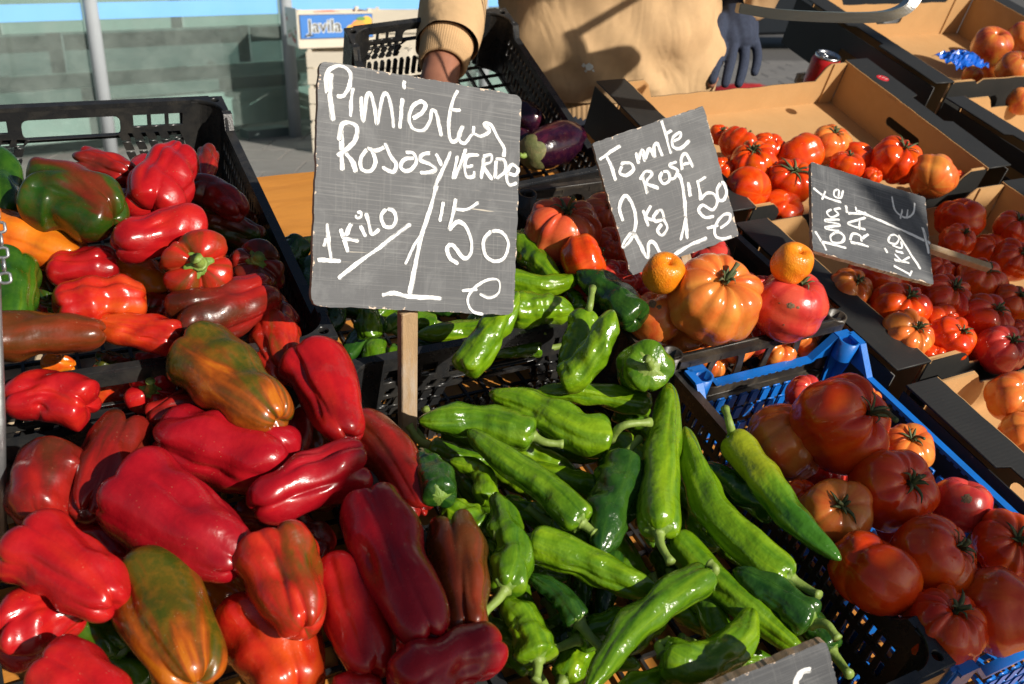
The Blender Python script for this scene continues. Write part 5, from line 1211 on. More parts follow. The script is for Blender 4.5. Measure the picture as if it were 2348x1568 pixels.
    if post is not None:
        (a, bpx, wpx, zb) = post; 
        A = onp(a, -thick-0.007)+c0; 
        if zb is not None: Bp = at(bpx[0], bpx[1], zb)
        else: Bp = onp(bpx, -thick-0.007)+c0
        t = _n(Bp-A); wd = wpx*depth((A+Bp)/2)/FPX
        mm = MB(); mm.bar(A-c0, Bp-c0, wd, 0.012, up=nrm); pm = mm.build('stick')
        bm = bmesh.new(); bm.from_mesh(pm); bmesh.ops.bevel(bm, geom=bm.edges[:], offset=0.0012, segments=1, affect='EDGES'); bm.to_mesh(pm); bm.free()
        link('stick', pm, MATS['stick_wood'], root)
    return root
S_PIM = [[(1.25),(172,130),(176,210),(172,270),(188,412)],[(150,250),(158,125),(230,88),(285,128),(282,200),(248,258),(208,266)],
 [(303,212),(292,300),(287,385)],[(350,262),(352,330),(360,418)],[(360,418),(380,270),(405,255),(424,330),(440,432)],[(440,432),(470,270),(500,255),(520,330),(535,448)],
 [(584,272),(578,360),(568,452)],[(0.9),(598,172),(590,195),(595,228)],[(640,392),(690,362),(716,318),(688,294),(640,328),(622,400),(650,452),(705,455),(742,400),(752,348),(775,360),(790,420),(806,498)],
 [(903,228),(870,290),(850,380),(848,470),(868,522),(902,500),(928,428)],[(856,338),(918,347)],[(928,428),(902,500),(938,532),(985,480),(1030,492),(1078,462),(1052,424),(1090,430),(1130,505),(1163,560),(1160,612)],[(985,480),(992,432)],
 [(1.2),(232,440),(236,560),(238,690)],[(1.15),(222,520),(238,432),(280,414),(322,445),(308,520),(262,570),(208,604)],[(1.2),(258,585),(292,630),(322,700)],
 [(382,562),(346,618),(352,678),(400,690),(430,640),(410,575),(380,562)],[(412,572),(450,570),(500,540)],[(1.15),(480,528),(515,600),(550,655),(530,696),(465,668)],
 [(598,582),(648,590),(662,640),(630,684),(592,686),(574,660),(598,622),(655,618)],[(745,588),(695,600),(688,632),(740,652),(772,680),(730,698),(680,700)],
 [(770,588),(790,620),(808,665)],[(857,575),(820,670),(785,745),(765,800)],[(1.15),(780,770),(755,860),(722,960),(692,1050),(672,1150),(648,1270),(622,1395)],[(0.8),(692,1055),(648,1120),(596,1226)],[(1.05),(464,1396),(540,1388),(620,1405),(812,1418)],
 [(898,600),(885,670),(868,738)],[(945,560),(920,640),(880,738)],[(1022,600),(955,606),(938,670),(950,722),(988,720),(992,688)],[(0.7),(945,668),(990,660)],
 [(1048,606),(1040,670),(1032,738)],[(1040,606),(1088,598),(1086,640),(1048,664),(1098,742)],[(1118,625),(1112,738)],[(1112,620),(1162,630),(1168,690),(1115,738)],[(1180,700),(1225,716),(1242,680),(1205,656),(1176,715),(1192,768),(1240,755)],
 [(154,985),(162,1090),(178,1205)],[(0.8),(134,1125),(150,1070)],[(94,1196),(165,1200),(236,1204)],[(228,1018),(252,1090),(275,1158)],[(292,985),(258,1062)],[(238,1072),(338,1090)],
 [(342,998),(376,1068)],[(0.7),(322,928),(345,924),(348,952),(322,958),(318,935)],[(374,928),(392,990),(408,1052),(456,1022)],[(492,905),(462,945),(478,1002),(520,1010),(546,970),(532,918),(495,905)],
 [(218,1306),(340,1205),(480,1105),(632,990)],[(0.9),(816,862),(796,982)],[(1.1),(889,845),(872,930),(846,1032)],[(0.9),(882,905),(940,912),(1022,872)],[(1.05),(846,1030),(895,982),(945,1008),(976,1090),(970,1162),(932,1186),(870,1115),(838,1132),(855,1190),(904,1220)],
 [(1090,1030),(1044,1090),(1055,1172),(1110,1206),(1166,1182),(1186,1100),(1150,1042),(1088,1030)],[(0.8),(1020,1390),(1080,1412),(1132,1382),(1132,1318),(1080,1308),(1005,1345),(960,1400),(960,1452),(990,1492),(1046,1508)],[(0.8),(920,1375),(1012,1364)]]
S_ROS = [[(150,408),(215,360),(288,315)],[(195,376),(225,440),(256,540)],[(292,440),(280,488),(320,506),(365,470),(350,430),(305,424),(290,442)],[(382,358),(400,435)],[(398,410),(422,345),(438,420)],[(438,410),(466,335),(502,398)],[(500,398),(494,322),(518,310),(548,388)],
 [(540,158),(565,240),(602,372)],[(568,242),(608,220)],[(612,292),(655,270),(658,235),(615,265),(612,320),(660,335),(722,282)],
 [(420,495),(436,560),(455,622)],[(408,535),(440,480),(482,492),(450,552),(528,588)],[(548,480),(530,520),(555,556),(592,530),(582,480),(548,480)],[(640,418),(592,440),(640,472),(622,520),(598,526)],[(672,472),(664,402),(696,370),(742,458)],[(672,436),(720,424)],
 [(1.1),(640,490),(668,540),(684,640),(692,760),(702,905)],[(0.8),(692,760),(676,850),(660,912)],[(1.2),(608,1012),(700,952),(828,892)],[(710,542),(722,640)],[(0.9),(768,545),(822,512)],[(764,530),(780,600),(786,662)],[(786,658),(825,612),(875,625),(892,672),(860,720),(800,690),(775,725),(815,768),(872,758)],
 [(912,548),(890,592),(902,652),(932,656),(948,610),(932,556),(912,548)],[(905,835),(962,792),(970,748),(925,752),(880,815),(878,880),(920,902),(985,885)],[(0.9),(822,836),(900,815)],
 [(1.1),(302,795),(278,710),(308,638),(345,660),(378,745),(376,835),(345,912),(302,952),(318,905),(362,868),(402,925),(438,1002),(456,1012),(460,932),(492,925),(534,995)],
 [(424,718),(462,824)],[(478,690),(445,760),(505,792)],[(522,720),(492,760),(506,792),(552,772),(540,725),(520,722)],[(548,770),(578,830),(545,878),(515,850),(545,808)]]
S_RAF = [[(340,292),(372,345),(402,398)],[(372,345),(440,365),(506,382)],[(445,300),(420,322),(432,352),(480,352),(492,322),(466,300),(440,302)],[(470,294),(394,276),(468,262),(394,240),(470,232)],[(0.85),(428,180),(402,196),(424,220),(462,206),(440,180),(476,174)],[(328,68),(400,118),(478,142)],[(0.8),(396,82),(374,130)],[(0.85),(464,116),(462,80),(440,84),(442,112),(474,120),(486,78)],
 [(522,352),(575,362),(622,376)],[(524,345),(535,308),(575,318),(582,350)],[(582,335),(620,308)],[(605,285),(540,268),(516,250),(608,222)],[(0.8),(572,290),(572,236)],[(508,202),(612,202)],[(508,202),(500,158)],[(0.8),(560,200),(550,165)],
 [(1.1),(560,190),(680,238),(800,292),(945,358)],[(1.1),(902,272),(918,340),(934,415)],[(0.8),(740,110),(758,185),(808,222),(850,202),(862,145)],[(0.7),(795,178),(786,232)],[(0.7),(825,178),(818,230)],
 [(748,474),(842,524)],[(0.8),(848,500),(832,530)],[(752,444),(834,460)],[(0.8),(792,455),(754,412)],[(0.8),(792,452),(836,428)],[(758,398),(804,410)],[(740,368),(790,382),(790,345)],[(0.8),(732,318),(724,350),(760,362),(778,335),(756,314),(730,320)],[(702,378),(718,412)],[(774,312),(832,402),(892,496)]]
board('large slate board reading Pimientos rojos y verdes 1 kilo 1,50 euro', [(731,136),(1197,219),(1178,724),(712,702)], 1.035, S_PIM, 'A4', 0.0047, post=((946,712),(934,1046),40,-0.10), seed=3)
board('tilted slate board reading Tomate rosa 2 kg 1,50 euro', [cv('A6', p) for p in ((105,300),(805,65),(1030,880),(350,1135))], 1.285, S_ROS, 'A6', 0.0049, post=((1570,560),(1592,640),26,None), seed=5, rad=0.004)
board('slate board reading Tomate raf 1 kilo 1 euro lying sideways on tomatoes', [cv('A6', p) for p in ((1475,415),(2195,640),(2245,1190),(1485,975))], 1.34, S_RAF, 'A7', 0.0048, post=(cv('A7', (930,345)), cv('A7', (1285,462)), 17, None), seed=7, rad=0.004)
board('weathered grey board corner with a white brush mark at the bottom edge', [cv('6', p) for p in ((-330,1735),(552,1378),(655,1760),(-200,2120))], 0.80, [[(488,1502),(445,1515),(420,1555),(430,1600)]], '6', 0.0062, thick=0.009, post=((1750,1750),(1700,2000),24,None), seed=9, rad=0.004)

# ------------------------------------------------------------------ chain and post at the left edge
root = bpy.data.objects.new('hanging_chain', None); scene.collection.objects.link(root); c0 = atd(8,560,0.84); root.matrix_world = stM(c0); root['label'] = 'grey steel chain hanging at the left edge'; root['category'] = 'chain'
pts = [atd(-6+3.2*k, 478+29*k, 0.84) for k in range(7)]
for k in range(6):
    a, b = pts[k], pts[k+1]; ax = _n(b-a); c = (a+b)/2-c0; sd = _n(np.cross(ax, [0.2,1,0.3])) if k % 2 else _n(np.cross(ax, [1,0.3,0.2])); L = np.linalg.norm(b-a)*0.66; wdt = 0.0042
    loop = []
    for q in range(17):
        t = 2*math.pi*q/16; loop.append(c+ax*(L*0.5*np.sign(math.cos(t))*0.62+L*0.30*math.cos(t))+sd*wdt*math.sin(t)*1.05)
    m = MB(); m.tube(np.array(loop), 0.0014, 8, False); link('link', m.build('link', True), MATS['galvanised'], root)
m = MB(); p0 = atd(-8,655,0.86); m.tube(np.array([atd(-14,640,0.86)-p0, atd(-9,760,0.86)-p0, atd(-2,960,0.86)-p0, atd(2,1250,0.90)-p0]), [0.0052,0.0052,0.0052,0.0052], 12)
link('steel_rod', m.build('steel_rod', True), MATS['galvanised'], None, stM(p0), 'thin galvanised rod upright at the left edge', 'rod')

# ------------------------------------------------------------------ drinks can, wrapper, sticker
cz = w2s(wat(1900,124,2.26)); rc = 0.0335; base = np.array([cz[0], cz[1], cz[2]-0.116])
root = bpy.data.objects.new('drinks_can', None); scene.collection.objects.link(root); root.matrix_world = stM(base); root['label'] = 'open red and white drinks can behind the half empty tray'; root['category'] = 'can'
def lathe(prof, n=40):
    m = MB(); V = []; K = len(prof)
    for r, z in prof: V += [(r*math.cos(2*math.pi*j/n), r*math.sin(2*math.pi*j/n), z) for j in range(n)]
    m.add(V, [(i*n+j, i*n+(j+1)%n, (i+1)*n+(j+1)%n, (i+1)*n+j) for i in range(K-1) for j in range(n)]); return m
link('can_body', lathe([(0.001,0.002),(0.024,0.001),(0.0275,0.0),(0.032,0.007),(rc,0.012),(rc,0.096),(0.0325,0.101),(0.029,0.109)]).build('can_body', True), MATS['red_paint'], root)
link('lid', lathe([(0.029,0.109),(0.0295,0.1115),(0.0288,0.1145),(0.0272,0.1145),(0.026,0.1105),(0.0245,0.1095),(0.001,0.1100)]).build('lid', True), MATS['aluminium'], root)
m = MB(); tt = [(0.010*math.cos(a)*0.75-0.004, 0.010*math.sin(a)*0.62+0.004, 0.1122) for a in np.linspace(0, 2*math.pi, 18)]; m.tube(np.array(tt), 0.0016, 6, False); link('pull_tab', m.build('pull_tab', True), MATS['aluminium'], root)
m = MB(); m.add([(0.0105*math.cos(a)+0.009, 0.008*math.sin(a)-0.008, 0.1106) for a in np.linspace(0, 2*math.pi, 20, endpoint=False)], [tuple(range(20))]); link('mouth', m.build('mouth'), MATS['ink_black'], root)
for k in range(4):
    m = MB(); V = []; q = 16
    for i in range(q+1):
        a = math.radians(225+i*7.5); z = 0.090-0.0046*k-0.016*(i/q)**2-0.001*k*(i/q); V += [((rc+0.0004)*math.cos(a), (rc+0.0004)*math.sin(a), z), ((rc+0.0004)*math.cos(a), (rc+0.0004)*math.sin(a), z+0.0020)]
    m.add(V, [(2*i,2*i+2,2*i+3,2*i+1) for i in range(q)]); link('white_wave', m.build('white_wave', True), MATS['white_card'], root)
m = MB(); V = []; q = 20
for i in range(q+1):
    a = math.radians(238+i*3.4); z = 0.045-0.020*math.cos(i/q*math.pi); V += [((rc+0.0004)*math.cos(a), (rc+0.0004)*math.sin(a), z), ((rc+0.0004)*math.cos(a), (rc+0.0004)*math.sin(a), z+0.004+0.008*math.sin(i/q*math.pi))]
m.add(V, [(2*i,2*i+2,2*i+3,2*i+1) for i in range(q)]); link('white_ribbon', m.build('white_ribbon', True), MATS['white_card'], root)
# crumpled wrapper
px = cv('A3', (1950,385)); c = at(px[0], px[1], -0.01); rg = np.random.RandomState(5); n = 14; V = []
for j in range(n):
    for i in range(n):
        V.append(((i/(n-1)-0.5)*0.11, (j/(n-1)-0.5)*0.075, 0.022*math.exp(-((i/(n-1)-0.5)**2+(j/(n-1)-0.5)**2)*5)+rg.uniform(-0.006,0.006)))
Fc = [(j*n+i, j*n+i+1, (j+1)*n+i+1, (j+1)*n+i) for j in range(n-1) for i in range(n-1)]
o = link('plastic_wrapper', mesh('plastic_wrapper', V, Fc, False), MATS['wrapper_blue'], None, stM(c), 'crumpled blue plastic wrapper beside the apples', 'wrapper')
sm = o.modifiers.new('s', 'SOLIDIFY'); sm.thickness = 0.0006
# sticker on the ledge
def text_mesh(s, size, font_shear=0.0, bold=0.0):
    cu = bpy.data.curves.new('lettering', 'FONT'); cu.body = s; cu.size = size; cu.shear = font_shear; cu.offset = bold; cu.align_x = 'CENTER'; cu.align_y = 'CENTER'; cu.extrude = 0.0; cu.resolution_u = 3
    o = bpy.data.objects.new('lettering', cu); scene.collection.objects.link(o); dg = bpy.context.evaluated_depsgraph_get(); me = bpy.data.meshes.new_from_object(o.evaluated_get(dg)); bpy.data.objects.remove(o); me.materials.clear(); return me
c = at(*cv('A3', (1461,491)), 0.036)
m = lathe([(0.0001,0.0006),(0.0125,0.0006),(0.0128,0.0)], 24); o = link('price_sticker', m.build('price_sticker'), MATS['sticker_red'], None, stM(c)@Matrix.Rotation(math.radians(-70),4,'Z'), 'small round red sticker on the black tray ledge', 'sticker')
tm = text_mesh('177', 0.013); tm.transform(M3(0,0,0.0009)); link('lettering', tm, MATS['white_card'], o)

# ------------------------------------------------------------------ seller
def blob(name, chains, voxel, smooth=6, n=14):
    m = MB()
    for pts, rad in chains:
        P = np.array(pts, float); rad = np.array(rad, float); 
        K = max(8, 4*len(P)); S = catmull(P, K); r = np.interp(np.linspace(0, 1, K), np.linspace(0, 1, len(rad)), rad)
        t0 = _n(S[0]-S[1]); t1 = _n(S[-1]-S[-2])
        cap0 = [S[0]+t0*r[0]*q for q in (0.96,0.75,0.4)]; cr0 = [r[0]*q for q in (0.2,0.66,0.92)]
        cap1 = [S[-1]+t1*r[-1]*q for q in (0.4,0.75,0.96)]; cr1 = [r[-1]*q for q in (0.92,0.66,0.2)]
        m.tube(np.array(cap0+list(S)+cap1), np.array(cr0+list(r)+cr1), n)
    me = m.build(name, True); o = bpy.data.objects.new(name, me); scene.collection.objects.link(o)
    md = o.modifiers.new('r', 'REMESH'); md.mode = 'VOXEL'; md.voxel_size = voxel; md.use_smooth_shade = True
    sm = o.modifiers.new('s', 'SMOOTH'); sm.iterations = smooth; sm.factor = 0.5
    dg = bpy.context.evaluated_depsgraph_get(); out = bpy.data.meshes.new_from_object(o.evaluated_get(dg)); out.name = name; bpy.data.objects.remove(o); bpy.data.meshes.remove(me)
    out.polygons.foreach_set('use_smooth', [True]*len(out.polygons)); return out
DP = 2.15
pc = wat(1395, 240, DP); bx, by, hz_ = pc[0], pc[1], pc[2]
zs = hz_+0.48
gl0 = wat(1680, -6, 2.10); wr = wat(1003, 205, 1.76); elb = wat(1075, -150, 1.97); el2 = np.array([bx+0.29, by+0.03, hz_+0.24])
O0 = np.array([bx, by, 0.0])
def W_(p): return np.array(p)-O0
shR = (bx-0.19, by, zs-0.05); shL = (bx+0.19, by, zs-0.05)
hand_dir = _n(wat(1000,300,1.72)-wr)
side = np.array([1.0,0.05,0.1]); 
body = blob('person', [([W_((bx,by,0.90)),W_((bx,by,1.15)),W_((bx,by,zs-0.08)),W_((bx,by,zs))],[0.13,0.12,0.14,0.09]),
   ([W_((bx,by,zs)),W_((bx,by-0.01,zs+0.09))],[0.055,0.052]), ([W_((bx,by-0.02,zs+0.13)),W_((bx,by-0.03,zs+0.20)),W_((bx,by-0.02,zs+0.26))],[0.072,0.085,0.082]),
   ([W_((bx,by-0.115,zs+0.17)),W_((bx,by-0.12,zs+0.15))],[0.014,0.018]),
   ([W_((bx-0.09,by,0.92)),W_((bx-0.10,by,0.50)),W_((bx-0.10,by+0.02,0.06))],[0.085,0.06,0.042]), ([W_((bx+0.09,by,0.92)),W_((bx+0.10,by,0.50)),W_((bx+0.10,by+0.02,0.06))],[0.085,0.06,0.042]),
   ([W_((bx-0.10,by+0.03,0.045)),W_((bx-0.11,by-0.15,0.03))],[0.04,0.03]), ([W_((bx+0.10,by+0.03,0.045)),W_((bx+0.11,by-0.15,0.03))],[0.04,0.03]),
   ([W_(shR),W_(elb),W_(wr)],[0.055,0.045,0.034]), ([W_(shL),W_(el2),W_(gl0)],[0.055,0.042,0.030]),
   ([W_(wr-hand_dir*0.02), W_(wr+hand_dir*0.03), W_(wr+hand_dir*0.085)],[0.034,0.040,0.038])]
   + [([W_(wr+hand_dir*0.075+side*q), W_(wr+hand_dir*(0.115-abs(q)*0.3)+side*q*1.15), W_(wr+hand_dir*(0.135-abs(q)*0.4)+side*q*1.2+np.array([0,0.015,-0.018])), W_(wr+hand_dir*(0.130-abs(q)*0.4)+side*q*1.2+np.array([0,0.02,-0.042]))],[0.0105,0.0098,0.009,0.008]) for q in (-0.030,-0.010,0.010,0.029)]
   + [([W_(wr+hand_dir*0.03+side*0.028), W_(wr+hand_dir*0.06+side*0.052), W_(wr+hand_dir*0.085+side*0.058+np.array([0,0.0,-0.02]))],[0.014,0.0115,0.0095])], 0.0085, 3, 12)
person = link('person', body, MATS['skin'], None, wM(O0), 'person in a tan sweatshirt holding a black crate, gloved hand hanging', 'person')
# sweatshirt: torso rings with soft folds
rg = np.random.RandomState(8); n = 96; rows = 46; V = []
for i in range(rows):
    f = i/(rows-1); z = hz_+0.022+f*(zs+0.035-hz_-0.022); a = np.interp(f, [0,0.06,0.3,0.6,0.82,0.93,1.0], [0.211,0.219,0.221,0.226,0.225,0.16,0.075]); b = np.interp(f, [0,0.06,0.3,0.6,0.82,0.93,1.0], [0.135,0.150,0.152,0.150,0.135,0.105,0.07])
    for j in range(n):
        t = 2*math.pi*j/n; fold = 0.009*math.sin(3*t+7*f+1.0)*math.exp(-f*1.5)+0.007*math.sin(6*t-14*f+1.5*math.sin(2*t))+0.0055*math.sin(11*t+24*f+2*math.sin(4*t))*(0.35+0.9*math.exp(-((f-0.10)/0.10)**2))+0.008*math.sin(2*t+19*f+2.2*math.sin(t*2))*math.exp(-((f-0.22)/0.2)**2)
        V.append((math.copysign(abs(math.cos(t))**0.85, math.cos(t))*(a+fold), math.copysign(abs(math.sin(t))**0.9, math.sin(t))*(b+fold), z))
Fc = [(i*n+j, i*n+(j+1)%n, (i+1)*n+(j+1)%n, (i+1)*n+j) for i in range(rows-1) for j in range(n)]
link('sweatshirt', mesh('sweatshirt', V, Fc, True), MATS['fleece'], person)
def ribbed(name, rings, ribs, amp, mat):
    n = ribs*4; V = []
    for (c, u, v, ra, rb_) in rings:
        for j in range(n):
            t = 2*math.pi*j/n; k = 1+amp*math.cos(ribs*t); V.append(np.array(c)+np.array(u)*ra*k*math.cos(t)+np.array(v)*rb_*k*math.sin(t))
    K = len(rings); Fc = [(i*n+j, i*n+(j+1)%n, (i+1)*n+(j+1)%n, (i+1)*n+j) for i in range(K-1) for j in range(n)]
    return link(name, mesh(name, V, Fc, True), MATS[mat], person)
X_, Y_ = (1,0,0), (0,1,0)
ribbed('hem', [((0,0,hz_+0.030),X_,Y_,0.206,0.136),((0,0,hz_+0.022),X_,Y_,0.209,0.139),((0,0,hz_-0.005),X_,Y_,0.207,0.138),((0,0,hz_-0.038),X_,Y_,0.204,0.136),((0,0,hz_-0.042),X_,Y_,0.196,0.127)], 120, 0.005, 'fleece_rib')
def sleeve(pts, rad, seed, name='sleeve'):
    S = catmull(np.array([W_(p) for p in pts]), 40); T, N, B = frames(S); r = np.interp(np.linspace(0,1,40), np.linspace(0,1,len(rad)), rad); n = 48; V = []; rg = np.random.RandomState(seed)
    for i in range(40):
        for j in range(n):
            t = 2*math.pi*j/n; f = i/39; k = 1+0.035*math.sin(f*34+2.0*math.sin(t*2+1)+math.sin(t*3))*(0.4+0.9*f*f)+0.03*math.sin(2*t+f*5)
            V.append(S[i]+(N[i]*math.cos(t)+B[i]*math.sin(t))*r[i]*k)
    Fc = [(i*n+j, i*n+(j+1)%n, (i+1)*n+(j+1)%n, (i+1)*n+j) for i in range(39) for j in range(n)]
    link(name, mesh(name, V, Fc, True), MATS['fleece'], person); return S, T, N, B
ce = wr+(elb-wr)*0.26
S_, T_, N_, B_ = sleeve([shR, (np.array(shR)+elb)/2, elb, ce], [0.095,0.080,0.074,0.058], 2)
dcu = _n(W_(wr)-S_[-1]); e = S_[-1]
ribbed('cuff', [(e-dcu*0.006,N_[-1],B_[-1],0.050,0.050),(e+dcu*0.004,N_[-1],B_[-1],0.0475,0.0475),(e+dcu*0.025,N_[-1],B_[-1],0.0465,0.0465),(e+dcu*0.048,N_[-1],B_[-1],0.0435,0.0435),(e+dcu*0.052,N_[-1],B_[-1],0.039,0.039),(e+dcu*0.042,N_[-1],B_[-1],0.033,0.033)], 64, 0.009, 'fleece_rib')
sleeve([shL, (np.array(shL)+el2)/2, el2, el2+(gl0-el2)*0.82], [0.095,0.080,0.070,0.052], 4)
# trousers
tr_ = blob('trousers', [([W_((bx-0.09,by,0.96)),W_((bx-0.10,by,0.50)),W_((bx-0.10,by+0.02,0.08))],[0.115,0.085,0.075]),([W_((bx+0.09,by,0.96)),W_((bx+0.10,by,0.50)),W_((bx+0.10,by+0.02,0.08))],[0.115,0.085,0.075]),([W_((bx-0.05,by,0.97)),W_((bx+0.05,by,0.97))],[0.14,0.14])], 0.015, 4)
link('trousers', tr_, MATS['denim'], person)
hr = blob('hair', [([W_((bx,by-0.01,zs+0.24)),W_((bx,by+0.02,zs+0.26))],[0.092,0.090])], 0.012, 4); link('hair', hr, MATS['hair'], person)
# knitted glove: palm and five separate fingers, hanging relaxed
gd_ = lambda x, y, d=2.10: W_(wat(x, y, d))
gl = blob('glove', [([gd_(1683,-20),gd_(1684,15),gd_(1688,50),gd_(1694,80)],[0.034,0.038,0.042,0.036]), ([gd_(1672,60,2.09),gd_(1676,88,2.085)],[0.028,0.022]), ([gd_(1712,60,2.11),gd_(1718,86,2.11)],[0.026,0.020]),
   ([gd_(1660,88,2.085),gd_(1648,125,2.07),gd_(1638,162,2.055),gd_(1633,184,2.05)],[0.0125,0.0115,0.0110,0.0095]),
   ([gd_(1682,95,2.085),gd_(1676,135,2.07),gd_(1668,168,2.06),gd_(1662,192,2.06)],[0.0120,0.0112,0.0105,0.0095]),
   ([gd_(1706,95,2.10),gd_(1706,135,2.09),gd_(1700,168,2.08),gd_(1693,192,2.075)],[0.0125,0.0115,0.0110,0.0095]),
   ([gd_(1727,85,2.11),gd_(1736,122,2.105),gd_(1734,148,2.10),gd_(1729,166,2.095)],[0.0115,0.0105,0.0100,0.0090]),
   ([gd_(1650,50,2.08),gd_(1642,80,2.065),gd_(1640,112,2.06)],[0.020,0.0175,0.0155])], 0.0036, 2, 12)
link('glove', gl, MATS['glove_knit'], person)
ft = blob('fingertip', [([gd_(1636,180,2.060),gd_(1630,193,2.058)],[0.0105,0.0085])], 0.003, 2); link('fingertip', ft, MATS['skin'], person)
from mathutils.bvhtree import BVHTree
_sw = [o for o in person.children if o.name.startswith('sweatshirt')][0]; _bv = BVHTree.FromPolygons([tuple(v.co) for v in _sw.data.vertices], [tuple(p.vertices) for p in _sw.data.polygons])
def on_shirt(px, py, off=0.0012):
    d = C2W@np.array([px-CX, py-CY, FPX]); h = _bv.ray_cast(Vector(CAM-O0), Vector(d).normalized()); 
    return None if h[0] is None else np.array(h[0])-_n(d)*off
rgp = np.random.RandomState(6)
for (sx, sy, sr) in ((1350,154,8),(1338,150,4),(1343,163,3),(1360,162,3)):
    P = [on_shirt(sx+sr*(1+rgp.uniform(-0.4,0.4))*math.cos(a), sy+sr*(1+rgp.uniform(-0.4,0.4))*math.sin(a)) for a in np.linspace(0,2*math.pi,12,endpoint=False)]
    if all(p is not None for p in P): link('paint_stain', mesh('paint_stain', P, [tuple(range(12))], False), MATS['white_card'], person)


# ------------------------------------------------------------------ hanging scale
SD = 1.52
def sc(x, y, d=SD): return wat(x, y, d)
root = bpy.data.objects.new('hanging_scale', None); scene.collection.objects.link(root); r0 = sc(1830,-40); root.matrix_world = wM(r0); root['label'] = 'steel weighing scale pan on a bent strap hanging at the top'; root['category'] = 'scale'
def strap(pts, w, t, name):
    S = catmull(np.array(pts), 40)-r0; T, N, B = frames(S); V = []; yv = np.array([0,0.0,1.0]); dv = np.array([0,1.0,0])
    for i in range(40):
        nn = _n(np.cross(dv, T[i])); V += [S[i]-nn*w/2-dv*t/2, S[i]+nn*w/2-dv*t/2, S[i]+nn*w/2+dv*t/2, S[i]-nn*w/2+dv*t/2]
    m = MB(); m.add(V, [(i*4+j, i*4+(j+1)%4, (i+1)*4+(j+1)%4, (i+1)*4+j) for i in range(39) for j in range(4)]+[(3,2,1,0),(156,157,158,159)])
    me = m.build(name); bm = bmesh.new(); bm.from_mesh(me); bmesh.ops.recalc_face_normals(bm, faces=bm.faces); bmesh.ops.bevel(bm, geom=[e for e in bm.edges if e.calc_face_angle(0) > 0.9], offset=0.0014, segments=2, affect='EDGES'); bm.to_mesh(me); bm.free()
    link(name, me, MATS['steel'], root)
strap([sc(1690,18),sc(1800,34),sc(1985,40),sc(2062,26),sc(2098,-12),sc(2104,-70)], 0.0150, 0.030, 'strap')
pan = MB(); n = 64; V = []; c = sc(1760,-30,1.50)-r0
for (a, b, z) in ((0.001,0.001,0.0),(0.10,0.07,0.0),(0.135,0.10,0.003),(0.150,0.115,0.014),(0.158,0.122,0.040),(0.163,0.127,0.044),(0.160,0.124,0.046),(0.154,0.118,0.041),(0.146,0.111,0.017),(0.13,0.097,0.006),(0.10,0.07,0.003),(0.001,0.001,0.003)):
    for j in range(n):
        t = 2*math.pi*j/n; sx_ = math.copysign(abs(math.cos(t))**0.6, math.cos(t)); sy_ = math.copysign(abs(math.sin(t))**0.6, math.sin(t)); V.append((c[0]+a*sx_, c[1]+b*sy_, c[2]+z))
pan.add(V, [(i*n+j, i*n+(j+1)%n, (i+1)*n+(j+1)%n, (i+1)*n+j) for i in range(11) for j in range(n)]); link('pan', pan.build('pan', True), MATS['steel'], root)
for dx, dy in ((-0.14,-0.10),(0.14,-0.10),(0.14,0.10),(-0.14,0.10)):
    m = MB(); m.tube(np.array([c+np.array([dx,dy,0.042]), c+np.array([dx*0.5,dy*0.5,0.30]), c+np.array([0,0,0.56])]), 0.0025, 8); link('rod', m.build('rod', True), MATS['steel'], root)
m = lathe([(0.001,-0.02),(0.09,-0.02),(0.10,-0.012),(0.10,0.03),(0.092,0.038),(0.001,0.038)]); me = m.build('dial', True); me.transform(M3(*(c+np.array([0,0,0.64])))@Matrix.Rotation(math.pi/2,4,'X')); link('dial', me, MATS['white_card'], root)
# ------------------------------------------------------------------ street behind
m = MB(); m.add([(-150,-60,0),(150,-60,0),(150,250,0),(-150,250,0)], [(0,1,2,3)]); ground = link('ground', m.build('ground'), MATS['joint'], None, None, 'grey street ground', None, None, 'structure')
pv = link('pavement', None, None, None, wM((0,0,0)), kind='structure')
slabme = None
for iy in range(22):
    for ix in range(26):
        x = -4.6+ix*0.40+(0.2 if iy % 2 else 0); y = 5.4+iy*0.40
        q = C2W.T@(np.array([x, y, 0])-CAM); u = CX+FPX*q[0]/q[2]; v = CY+FPX*q[1]/q[2]
        if not (-150 < u < 2450) or v > 480: continue
        if slabme is None:
            b = MB(); b.hexa([(-0.197,-0.197,0.0),(0.197,-0.197,0.0),(0.197,0.197,0.0),(-0.197,0.197,0.0),(-0.193,-0.193,0.02),(0.193,-0.193,0.02),(0.193,0.193,0.02),(-0.193,0.193,0.02)]); slabme = b.build('slab')
        o = link('slab', slabme, MATS['stone'], pv, M3(x, y, 0.001*rnd.uniform(0.5,4))); 
# bus shelter: glass, blue band, posts, rail, dark strip and back panel
gA = wat(-260, 300, 6.15); gB = wat(1250, 300, 9.2); gA[2] = gB[2] = 0
gd2 = _n(gB-gA); gn = np.array([gd2[1], -gd2[0], 0]); GL = np.linalg.norm(gB-gA)
Msh = Matrix([[gd2[0], -gn[0], 0, gA[0]],[gd2[1], -gn[1], 0, gA[1]],[0,0,1,0],[0,0,0,1]])     # local x along the glass, y away
root = bpy.data.objects.new('bus_shelter', None); scene.collection.objects.link(root); root.matrix_world = Msh; root['label'] = 'glass bus shelter with a light blue stripe and grey posts behind the stall'; root['category'] = 'shelter'
def sx_at(px):                               # where the sight line at px meets the glass line
    r = C2W@np.array([px-CX, -500.0, FPX]); A = np.array([[gd2[0], -r[0]],[gd2[1], -r[1]]]); s = np.linalg.solve(A, CAM[:2]-gA[:2]); return s[0]
